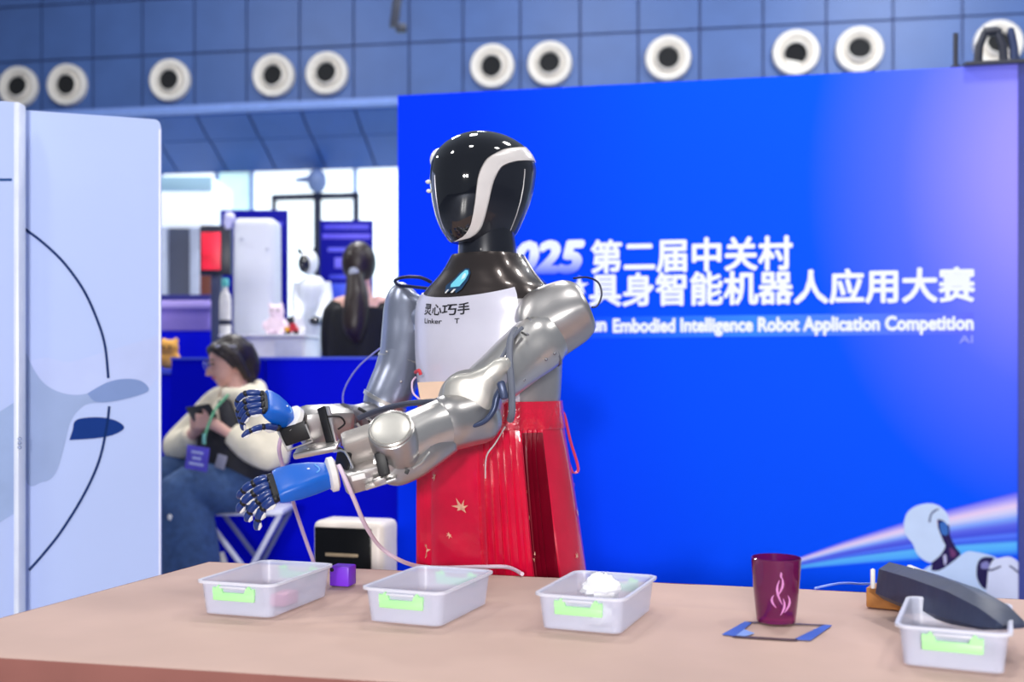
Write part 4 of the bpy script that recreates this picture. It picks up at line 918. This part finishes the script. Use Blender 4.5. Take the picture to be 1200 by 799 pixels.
# face details
for sg in (-1, 1):
    q = MB(); q.ell(hd+fx*sg*.030+face*.077+fu*.012, .012, .006, .005, Rh); q.build('eye', M_rubber, wom)
    q = MB(); q.tube([hd+fx*sg*.016+face*.085+fu*.032, hd+fx*sg*.032+face*.081+fu*.036, hd+fx*sg*.046+face*.070+fu*.030], .003, 6); q.build('eyebrow', M_hair, wom)
    q = MB(); q.lathe(hd+fx*sg*.031+face*.093+fu*.008, face, [(.022, 0), (.0225, .001), (.022, .002), (.0205, .001), (.022, 0)], 20, cap0=False, cap1=False); q.build('spectacle_rim', mat('spectacle_wire', (190, 196, 210), .3, .8), wom)
q = MB(); q.tube([hd-fu*.052+face*.080+fx*.018, hd-fu*.050+face*.086, hd-fu*.052+face*.080-fx*.018], .0055, 8); q.build('lips', mat('lips', (196, 96, 100), .4), wom)
# hair : cap with side curtain and back length
b = MB()
b.ell(hd+fu*.032-face*.036, .085, .092, .090, Rh); b.ell(hd+fu*.078+face*.018, .058, .05, .028, Rh)
b.tube([hd+fx*.06+fu*.08+face*.03, hd+fx*.080+fu*.03-face*.012, hd+fx*.080-fu*.03-face*.03, hd+fx*.072-fu*.10-face*.05], [.026, .022, .022, .018], 10, smooth=3)
b.tube([hd-fx*.06+fu*.08+face*.03, hd-fx*.082+fu*.03+face*.02, hd-fx*.084-fu*.03-face*.0, hd-fx*.075-fu*.10-face*.03], [.03, .026, .026, .018], 10, smooth=3)
b.tube([hd+fx*.02+fu*.10+face*.045, hd+fx*.055+fu*.07+face*.056, hd+fx*.076+fu*.025+face*.026, hd+fx*.080-fu*.035+face*.002], [.014, .014, .012, .008], 10, smooth=3)
b.tube([hd-face*.07+fu*.04, hd-face*.085-fu*.04, hd-face*.06-fu*.12+V((.0, 0, 0)), P(300, 462, SY+.02)], [.07, .065, .05, .03], 12, smooth=3)
remesh(b.build('hair', M_hair, wom), .008, 4)
c_ = hd+fx*.072+fu*.070+face*.012
q = MB(); obox(q, hd+fx*.060+fu*.088+face*.05, hd+fx*.088+fu*.062-face*.035, .012, .006, fx, .002); q.build('hair_clip', mat('clip_silver', (176, 176, 190), .3, .5), wom)
# hoodie (sleeves + shoulders + hood), vest, jeans, shoes
M_cream = mat('cream_fleece', (238, 228, 206), .85, 0, .08, 18, bump=.3)
b = MB()
b.tube([pr(283, 462, SY), pr(283, 478, SY), pr(282, 510, SY), pr(286, 550, SY)], [.085, .135, .16, .15], 20, smooth=3)
b.tube([pr(290, 470, 5.05), Lsh, (Lsh+Lel)/2+V((.01, -.01, 0)), Lel+V((.012, 0, -.01)), Lel*.6+Lwr*.4+V((0, -.01, -.016)), Lwr*.85+Lel*.15], [.085, .088, .084, .082, .078, .05], 16, smooth=4)
b.tube([pr(272, 470, 5.18), Rsh, (Rsh+Rel)/2, Rel+V((-.01, 0, -.01)), Rel*.5+Rwr*.5+V((0, 0, -.02)), Rwr*.9+Rel*.1], [.08, .082, .078, .075, .068, .048], 16, smooth=4)
b.tube([pr(262, 462, 4.99), pr(288, 462, 4.97), pr(304, 458, 5.05), pr(300, 452, 5.18), pr(280, 456, 5.22)], .034, 12, smooth=4)
remesh(b.build('hoodie', M_cream, wom), .009, 6)
b = MB(); b.tube([pr(276, 500, SY-.01), pr(277, 520, SY-.01), pr(280, 552, SY-.02), pr(286, 568, SY)], [.16, .178, .172, .135], 24, smooth=3)
b.tube([pr(262, 470, 4.97), pr(268, 490, 4.93), pr(276, 520, 4.93)], [.03, .04, .05], 12, smooth=3)
vest = remesh(b.build('vest', mat('vest_black', (34, 34, 44), .7, 0, .15, 25, bump=.3), wom), .009, 5)
q = MB(); q.rbox(pr(259, 541, 4.86), (.052, .006, .062), Matrix.Rotation(.25, 3, 'Y')@Matrix.Rotation(-.4, 3, 'Z'), .003); q.build('vest_patch', mat('patch_grey', (150, 150, 170), .5), wom)
M_jean = mat('denim', (58, 86, 134), .85, 0, .18, 30, bump=.25)
b = MB()
b.tube([pr(292, 574, 5.05), pr(258, 572, 4.95), Lkn+V((.01, 0, 0)), pr(220, 620, 4.86), pr(223, 655, 4.86), pr(226, 690, 4.86)], [.11, .115, .115, .122, .128, .125], 20, smooth=4)
b.tube([pr(290, 572, 5.2), pr(235, 562, 5.18), Rkn, pr(190, 620, 5.08), pr(186, 690, 5.05)], [.11, .115, .11, .115, .115], 20, smooth=4)
remesh(b.build('jeans', M_jean, wom), .010, 6)
q = MB(); q.ell(pr(199, 606, 4.745), .010, .004, .014); q.build('jeans_patch', M_white, wom)
for a, dr in ((Lan, V((-.8, -.5, 0))), (Ran, V((-.85, -.4, 0)))):
    d = dr.normalized(); g0 = V((a.x, a.y, .002)); b = MB()
    b.ell(g0+d*.02+V((0, 0, .045)), .05, .045, .045); b.ell(g0+d*.10+V((0, 0, .035)), .06, .042, .033, Matrix.Rotation(math.atan2(d.y, d.x), 3, 'Z')); b.ell(g0-d*.03+V((0, 0, .05)), .04, .04, .048)
    b.tube([a+V((0, 0, .02)), g0+V((0, 0, .06))], .042, 12)
    remesh(b.build('shoe', mat('shoe_white', (236, 230, 222), .6), wom), .008, 4)
q = MB(); q.tube([pr(256, 648, 4.99), pr(259, 660, 4.99), pr(262, 668, 4.98)], [.026, .03, .026], 10); q.build('shoe_heel', MATS['shoe_white'], wom)
# phone held in the hands
q = MB(); R = Matrix.Rotation(-.55, 3, 'Z')@Matrix.Rotation(.5, 3, 'X')
t = thing('phone', 'dark phone held in both hands of the seated person', 'phone', pr(235, 482, 4.9))
q.rbox(pr(236, 483, 4.90), (.15, .009, .075), Matrix.Rotation(-.15, 3, 'Y')@R, .006); q.build('phone_case', mat('phone_black', (26, 24, 30), .3), t)
q = MB(); q.rbox(pr(236, 483, 4.90)+R@V((0, .006, 0)), (.135, .003, .062), Matrix.Rotation(-.15, 3, 'Y')@R, .002); q.build('screen', mat('phone_screen', (60, 90, 110), .1), t)
# lanyard with badge
t = thing('lanyard_badge', 'purple printed badge on a green lanyard hanging at the lap', 'badge', pr(230, 540, 4.8))
q = MB(); R = Matrix.Rotation(-.35, 3, 'Z')@Matrix.Rotation(.12, 3, 'Y')
q.rbox(pr(231, 537, 4.79), (.115, .004, .105), R, .003); cd = q.build('card', mat('badge_purple', (96, 84, 214), .4, 0, .15, 14), t)
for dz, wd in ((.025, .06), (.0, .045), (-.025, .075)):
    q = MB(); q.rbox(pr(231, 537, 4.79)+R@V((0, -.0025, dz)), (wd, .002, .012), R, .0005); q.build('badge_print', mat('badge_pale', (190, 196, 250), .4), cd)
q = MB(); q.tube([pr(240, 521, 4.79), pr(241, 508, 4.80), pr(252, 480, 4.86), pr(268, 462, 4.93)], .006, 8, flat=.4, smooth=4); q.build('strap', mat('lanyard_green', (96, 170, 130), .5), t)
q = MB(); q.rbox(pr(239, 514, 4.785), (.014, .006, .045), None, .002); q.build('clip', mat('clip_teal', (140, 210, 200), .3, .3), t)

# ------------------------------------------------------------------ standing woman seen from behind
WY = 6.0
wb_ = V((P(425, 440, WY).x, WY, 0))
w2 = thing('person', 'standing person in black top with long ponytail, seen from behind', 'person', wb_)
def p2(x, y, dy=0): return P(x, y, WY+dy)
b = MB(); hc = p2(421, 312)
b.ell(hc, .078, .095, .115); b.ell(hc+V((-.01, .06, -.06)), .05, .05, .06); b.tube([hc+V((0, .0, -.06)), p2(424, 342), p2(424, 356)], [.055, .055, .07], 14)
b.tube([p2(424, 352), p2(424, 366), p2(424, 395), p2(424, 430)], [.08, .15, .16, .15], 20)
for sg, xs in ((-1, 394), (1, 455)):
    b.tube([p2(424+sg*14, 358), p2(xs, 366), p2(xs-sg*-3, 400, .02), p2(xs-sg*4, 425, .10)], [.06, .065, .05, .038], 14, smooth=3)
    hnd = p2(xs-sg*14, 420, .28)
    b.tube([p2(xs-sg*4, 425, .10), hnd], [.038, .028], 12); b.ell(hnd+V((0, .04, 0)), .035, .05, .018)
    for k in range(4): b.tube([hnd+V((-.025+.017*k, .07, 0)), hnd+V((-.027+.018*k, .115, -.006)), hnd+V((-.027+.018*k, .14, -.02))], [.009, .008, .007], 6)
    b.tube([hnd+V((sg*-.03, .03, 0)), hnd+V((sg*-.055, .07, -.005))], [.011, .009], 6)
b.tube([p2(424, 430), p2(424, 470), p2(424, 490)], [.15, .17, .17], 20)
for sg in (-1, 1): b.tube([p2(424+sg*18, 490), V((wb_.x+sg*.10, WY, .50)), V((wb_.x+sg*.10, WY, .06))], [.10, .065, .042], 14)
remesh(b.build('body', M_skin, w2), .009, 5)
for sg in (-1, 1):
    q = MB(); q.ell(hc+V((sg*.03-.01, .105, .0)), .010, .006, .005); q.build('eye', M_rubber, w2)
q = MB(); q.tube([hc+V((-.03, .110, -.06)), hc+V((.01, .112, -.06))], .005, 8); q.build('lips', MATS['lips'], w2)
q = MB(); q.ell(hc+V((-.01, .115, -.03)), .012, .016, .02); q.build('nose', M_skin, w2)
M_brown = mat('brown_hair', (38, 26, 26), .4, 0, .25, 60, bump=.3)
b = MB(); b.ell(hc+V((0, -.012, .018)), .094, .108, .118); b.ell(hc+V((0, -.075, -.03)), .05, .05, .045)
b.tube([hc+V((-.01, -.10, -.06)), p2(418, 345, -.15), p2(417, 365, -.175), p2(416, 385, -.19), p2(419, 402, -.19)], [.045, .062, .07, .062, .02], 14, smooth=4)
remesh(b.build('hair', M_brown, w2), .010, 4)
q = MB(); q.ell(hc+V((-.012, -.128, -.045)), .028, .02, .028); q.build('hair_tie', mat('tie_grey', (170, 176, 190), .5), w2)
M_top = mat('black_knit', (10, 12, 22), .8, 0, .15, 30, bump=.25)
b = MB(); b.tube([p2(424, 361), p2(424, 380), p2(424, 410), p2(424, 440), p2(424, 475)], [.165, .182, .182, .17, .19], 22, smooth=3)
for sg, xs in ((-1, 395), (1, 454)):
    b.tube([p2(424+sg*20, 364), p2(xs, 368), p2(xs+sg*4, 398, .02), p2(xs+sg*1, 424, .09), p2(xs-sg*12, 421, .25)], [.07, .078, .072, .064, .04], 14, smooth=3)
remesh(b.build('top', M_top, w2), .010, 5)
b = MB(); b.tube([p2(424, 465), p2(424, 492)], [.185, .19], 20)
for sg in (-1, 1): b.tube([p2(424+sg*18, 490), V((wb_.x+sg*.10, WY, .50)), V((wb_.x+sg*.10, WY, .10))], [.115, .09, .08], 14)
remesh(b.build('trousers', mat('black_trousers', (22, 24, 34), .8), w2), .012, 4)
for sg in (-1, 1):
    q = MB(); q.rbox((wb_.x+sg*.10, WY+.05, .04), (.085, .24, .078), None, .03, 3); q.build('shoe', M_rubber, w2)

# ------------------------------------------------------------------ booths and exhibits between the barrier and the glazing
def vbox(b, x0, y0, x1, y1, Y, dep, r=.01, floor=False):         # box whose front face spans the pixels
    a, c = P(x0, y1, Y), P(x1, y0, Y)
    if floor: a.z = 0
    return b.rbox(((a.x+c.x)/2, Y+dep/2, (a.z+c.z)/2), (c.x-a.x, dep, c.z-a.z), None, r)
t = thing('exhibition_booth', 'pale booth tower with glowing header above grey and brown panels', 'booth', V((P(220, 440, 11).x, 11, 0)))
q = MB(); vbox(q, 150, 205, 250, 266, 11, .8, .05); hdr = q.build('header_box', mat('header_white', (236, 244, 255), .4, 0, .02, 2, emit=.55), t)
q = MB(); vbox(q, 152, 207, 248, 224, 10.985, .01, .002); q.build('header_band', mat('header_cyan', (176, 220, 244), .4, 0, .03, 2), hdr)
q = MB(); vbox(q, 150, 266, 223, 350, 11.1, .6, .01, True); q.build('grey_panel', mat('booth_grey', (70, 78, 104), .5), t)
q = MB(); vbox(q, 222, 266, 233, 350, 11.05, .6, .01, True); q.build('pillar', mat('booth_pale', (190, 200, 226), .5), t)
q = MB(); vbox(q, 233, 266, 251, 350, 11.1, .6, .01, True); q.build('brown_panel', mat('booth_brown', (112, 52, 40), .5), t)
q = MB(); vbox(q, 180, 266, 194, 350, 11.0, .6, .01, True); q.build('pillar', MATS['booth_pale'], t)

t = thing('reception_counter', 'lilac topped counter with dark blue front beside the screen stand', 'counter', V((P(215, 440, 8).x, 8, 0)))
q = MB(); vbox(q, 150, 360, 247, 388, 8, .5, .02); q.build('lilac_top', mat('lilac_panel', (150, 130, 226), .5, 0, .08, 3), t)
q = MB(); vbox(q, 150, 352, 247, 361, 7.96, .58, .01); q.build('ledge', mat('lilac_ledge', (182, 164, 244), .5), t)
q = MB(); vbox(q, 150, 388, 248, 430, 8, .5, .01, True); q.build('front', M_bar, t)
q = MB(); vbox(q, 150, 345, 247, 353, 8.05, .4, .005); q.build('back_rail', mat('navy_rail', (22, 26, 110), .5), t)

t = thing('screen_stand', 'black screen on a tall post showing a red picture', 'display', V((P(250, 440, 7.3).x, 7.3, 0)))
q = MB(); vbox(q, 234, 264, 270, 322, 7.3, .06, .008); scn = q.build('bezel', mat('bezel_dark', (26, 28, 52), .4), t)
q = MB(); vbox(q, 236, 272, 258, 316, 7.29, .012, .001); q.build('screen', mat('red_screen', (250, 30, 60), .4, 0, .5, 5, emit=.55), scn)
q = MB(); vbox(q, 247, 320, 258, 440, 7.32, .06, .005, True); q.build('post', mat('post_slate', (60, 68, 108), .4), t)
q = MB(); q.rbox((P(250, 440, 7.4).x-.02, 7.4, .015), (.22, .3, .03), None, .01); q.build('base', MATS['bezel_dark'], t)

t = thing('white_tower', 'tall white rounded machine tower behind the seated person', 'machine', V((P(296, 440, 7).x, 7.1, 0)))
q = MB(); a, c = P(270, 418, 7), P(322, 254, 7); wd = c.x-a.x
rings = [[V(((a.x+c.x)/2, 7.14, 0))+V((p.x, p.y, z)) for p in rrect(wd/2*k, .13*k, .05*k, 0)] for z, k in ((0, 1.02), (.6, 1.0), (1.6, .97), (c.z-.05, .95), (c.z-.02, .92), (c.z-.004, .82), (c.z, .6))]
q.loft(rings); q.build('column', mat('tower_white', (222, 226, 240), .5, 0, .03, 5), t)
q = MB(); q.tube([P(268, 268, 7.05), P(267, 262, 7.05), P(269, 255, 7.05)], [.02, .03, .032], 10); q.ell(P(269, 255, 7.05), .036); q.build('side_knob', mat('knob_lilac', (206, 206, 250), .5), t)
for x, y in ((313, 292), (283, 280)):
    q = MB(); q.rbox(P(x, y, 6.995), (.02, .02, .008), None, .003); q.build('latch', mat('latch_grey', (150, 156, 180), .5), t)

def banner(x0, y0, x1, Y, label, marks):
    t = thing('display_banner', label, 'banner', V((P((x0+x1)/2, 440, Y).x, Y, 0)))
    q = MB(); vbox(q, x0, y0, x1, 440, Y, .03, .004, True); sh_ = q.build('sheet', mat('banner_blue', (6, 10, 140), .5, 0, .1, 2, spec=.1), t)
    q = MB(); p = V((P((x0+x1)/2, 440, Y).x, Y, .04)); q.rbox(p, (P(x1, 0, Y).x-P(x0, 0, Y).x+.06, .2, .08), None, .02); q.build('base_cassette', MATS['bezel_dark'], t)
    for (mx0, my0, mx1, my1, c_) in marks:
        q = MB(); vbox(q, mx0, my0, mx1, my1, Y-.004, .004, .001); q.build('banner_print', mat('bprint_%d_%d_%d' % c_, c_, .5), sh_)
banner(258, 246, 337, 9.0, 'tall dark blue banner right behind the white tower', [(322, 260, 331, 265, (60, 64, 220)), (324, 318, 329, 340, (50, 60, 210))])
banner(375, 258, 437, 9.2, 'dark blue banner with pale text lines before the glazing', [(380, 263, 432, 269, (70, 66, 214)), (378, 274, 434, 280, (90, 80, 226)), (384, 290, 416, 295, (90, 90, 230)), (392, 302, 410, 314, (110, 104, 236)), (386, 322, 430, 327, (60, 70, 220)), (382, 332, 410, 350, (50, 80, 224))])

t = thing('display_counter', 'white display counter carrying toys in front of the white robot', 'counter', V((P(310, 440, 6.5).x, 6.6, 0)))
q = MB(); vbox(q, 258, 394, 357, 440, 6.45, .45, .012, True); q.build('cabinet', mat('counter_white', (226, 226, 242), .5), t)
q = MB(); vbox(q, 256, 391.5, 359, 394.5, 6.43, .49, .004); q.build('counter_top', mat('countertop_white', (240, 240, 250), .4), t)
q = MB(); vbox(q, 322, 398, 354, 430, 6.444, .01, .002); q.build('front_panel', mat('counter_panel', (214, 218, 240), .5), t)
ctz = P(300, 391.5, 6.43).z
# small things standing on it
def on_counter(x, Y=6.6): p = P(x, 440, Y); return V((p.x, p.y, ctz))
t = thing('bottle', 'white bottle with teal cap standing on the display counter', 'bottle', on_counter(264)); o = on_counter(264)
q = MB(); q.lathe(o+V((0, 0, .001)), (0, 0, 1), [(.032, 0), (.034, .02), (.034, .2), (.028, .24), (.016, .27), (.016, .29)], 20); q.build('body', M_white, t)
q = MB(); q.lathe(o+V((0, 0, .288)), (0, 0, 1), [(.022, 0), (.022, .04), (.016, .05)], 16); q.build('cap', mat('teal_cap', (90, 190, 190), .4), t)
q = MB(); q.lathe(o+V((0, 0, .06)), (0, 0, 1), [(.0352, 0), (.0352, .03)], 20); q.build('label_band', mat('bottle_dark', (40, 44, 70), .5), t)
t = thing('toy_car', 'small red and yellow toy car on the display counter', 'toy', on_counter(341, 6.5)); o = on_counter(341, 6.5)
q = MB(); q.rbox(o+V((.01, 0, .03)), (.07, .04, .03), None, .01); q.rbox(o+V((.012, 0, .053)), (.04, .036, .026), None, .01); q.build('car_body', mat('toy_red', (214, 40, 60), .4), t)
q = MB(); q.rbox(o+V((-.02, -.005, .03)), (.03, .042, .03), None, .008); q.build('bumper', mat('toy_yellow', (250, 180, 40), .4), t)
for dx in (-.015, .03):
    for sy in (-.02, .02):
        q = MB(); q.lathe(o+V((dx, sy-.003, .0125)), (0, 1, 0), [(.012, 0), (.012, .006)], 12); q.build('wheel', M_rubber, t)
for k, (x, r, lab) in enumerate(((324, .07, 'pale pink plush toy slumped on the display counter'), (350, .045, 'white plush toy beside the toy car on the counter'))):
    o = on_counter(x, 6.75); b = MB()
    b.ell(o+V((0, 0, r*.9)), r, r*.8, r*.9); b.ell(o+V((.005, -.02, r*2.1)), r*.7, r*.65, r*.65); b.ell(o+V((-r*.5, -.02, r*2.7)), r*.22, r*.15, r*.25); b.ell(o+V((r*.5, -.02, r*2.7)), r*.22, r*.15, r*.25)
    b.ell(o+V((-r*.9, -.03, r*.9)), r*.3, r*.3, r*.45); b.ell(o+V((r*.9, -.03, r*.9)), r*.3, r*.3, r*.45); b.ell(o+V((-r*.5, -r*.8, r*.3)), r*.3, r*.4, r*.28); b.ell(o+V((r*.5, -r*.8, r*.3)), r*.3, r*.4, r*.28)
    t = thing('plush_toy', lab, 'plush toy', o); remesh(b.build('plush_body', mat('plush_pink', (244, 222, 238), .9) if k == 0 else mat('plush_white', (240, 240, 248), .9), t), .012, 3)
    for sg in (-1, 1):
        q = MB(); q.ell(o+V((sg*r*.25+.005, -.02-r*.62, r*2.2)), r*.08); q.build('eye', M_rubber, t)
# orange plush on the reception counter end, in front of it on a dark blue plinth
pz = P(200, 432, 6.0).z
t = thing('plinth', 'dark blue plinth under the orange plush toy', 'plinth', V((P(190, 440, 6.1).x, 6.1, 0)))
q = MB(); q.rbox((P(190, 440, 6.1).x, 6.12, (pz-.03)/2), (.34, .3, pz-.03), None, .01); q.build('plinth_box', M_bar, t)
q = MB(); q.rbox((P(190, 440, 6.1).x, 6.12, pz-.015), (.36, .32, .03), None, .005); q.build('plinth_top', MATS['rail_blue'], t)
o = V((P(199, 440, 6.1).x, 6.1, pz)); b = MB(); r = .06
b.ell(o+V((0, 0, .05)), .06, .05, .055); b.ell(o+V((.0, -.01, .115)), .052, .048, .046); b.ell(o+V((-.035, 0, .155)), .016, .012, .018); b.ell(o+V((.035, 0, .155)), .016, .012, .018); b.ell(o+V((-.05, -.03, .05)), .02, .02, .03); b.ell(o+V((.05, -.03, .05)), .02, .02, .03)
t = thing('plush_toy', 'orange and yellow plush toy on the dark blue plinth', 'plush toy', o); remesh(b.build('plush_body', mat('plush_orange', (250, 176, 84), .9, 0, .25, 12), t), .008, 3)
for sg in (-1, 1):
    q = MB(); q.ell(o+V((sg*.018, -.056, .12)), .006); q.build('eye', M_rubber, t)

# white humanoid exhibit behind the counter
HY = 7.6; ho = V((P(360, 440, HY).x, HY, 0))
t = thing('exhibit_robot', 'small white humanoid robot with black face near the glazing', 'robot', ho)
def p3(x, y, dy=0): return P(x, y, HY+dy)
M_ew = mat('exhibit_white', (232, 236, 244), .4)
q = MB(); q.ell(p3(362, 307), .064, .075, .092); hd3 = q.build('head', M_ew, t)
q = MB(); q.ell(p3(357, 309, -.045), .045, .055, .065); q.build('face', M_black, hd3)
for x in (352, 369):
    q = MB(); q.tube([p3(x, 297), p3(x-2, 291)], [.018, .010], 8); q.build('antenna', M_black, hd3)
b = MB(); b.tube([p3(364, 325), p3(365, 334), p3(363, 352), p3(358, 368), p3(354, 382)], [.06, .10, .095, .08, .09], 18, smooth=3); q = b; remesh(q.build('torso', M_ew, t), .012, 3)
for sg, xs in ((-1, 352), (1, 379)):
    q = MB(); q.tube([p3(xs, 332), p3(xs+sg*3, 350, -.02), p3(xs-2, 368, -.12), p3(xs-8, 374, -.2)], [.05, .045, .04, .03], 12, smooth=3); q.build('arm', M_ew, t)
    q = MB(); q.ell(p3(xs-10, 376, -.23), .04, .045, .03); q.build('hand', M_black, t)
    q = MB(); q.tube([p3(355+sg*9, 380), p3(355+sg*9, 405), V((ho.x-.03+sg*.07, HY, .45)), V((ho.x-.03+sg*.07, HY, .08))], [.075, .07, .05, .045], 12, smooth=3); q.build('leg', M_ew, t)
    q = MB(); q.rbox((ho.x-.03+sg*.07, HY-.03, .035), (.09, .2, .07), None, .025, 3); q.build('foot', M_black, t)
# security camera fixed to the mullion head
uc_ = HW.uz(372, 212, GW+.2)[0]; zc_ = HW.uz(372, 212, GW+.2)[1]
t = thing('security_camera', 'grey camera housing fixed to the glazing mullion', 'camera', HW.pt(uc_, zc_, GW+.1))
q = MB(); q.ell(HW.pt(uc_, zc_, GW+.22), .15, .15, .19); q.build('housing', mat('pod_grey', (120, 140, 186), .5), t)
q = MB(); q.tube([HW.pt(uc_, zc_+.02, GW+.06), HW.pt(uc_, zc_+.02, GW+.2)], .05, 10); q.tube([HW.pt(uc_-.36, zc_+.02, GW+.2), HW.pt(uc_-.05, zc_+.04, GW+.2)], [.03, .06], 8); q.build('arm', MATS['pod_grey'], t)
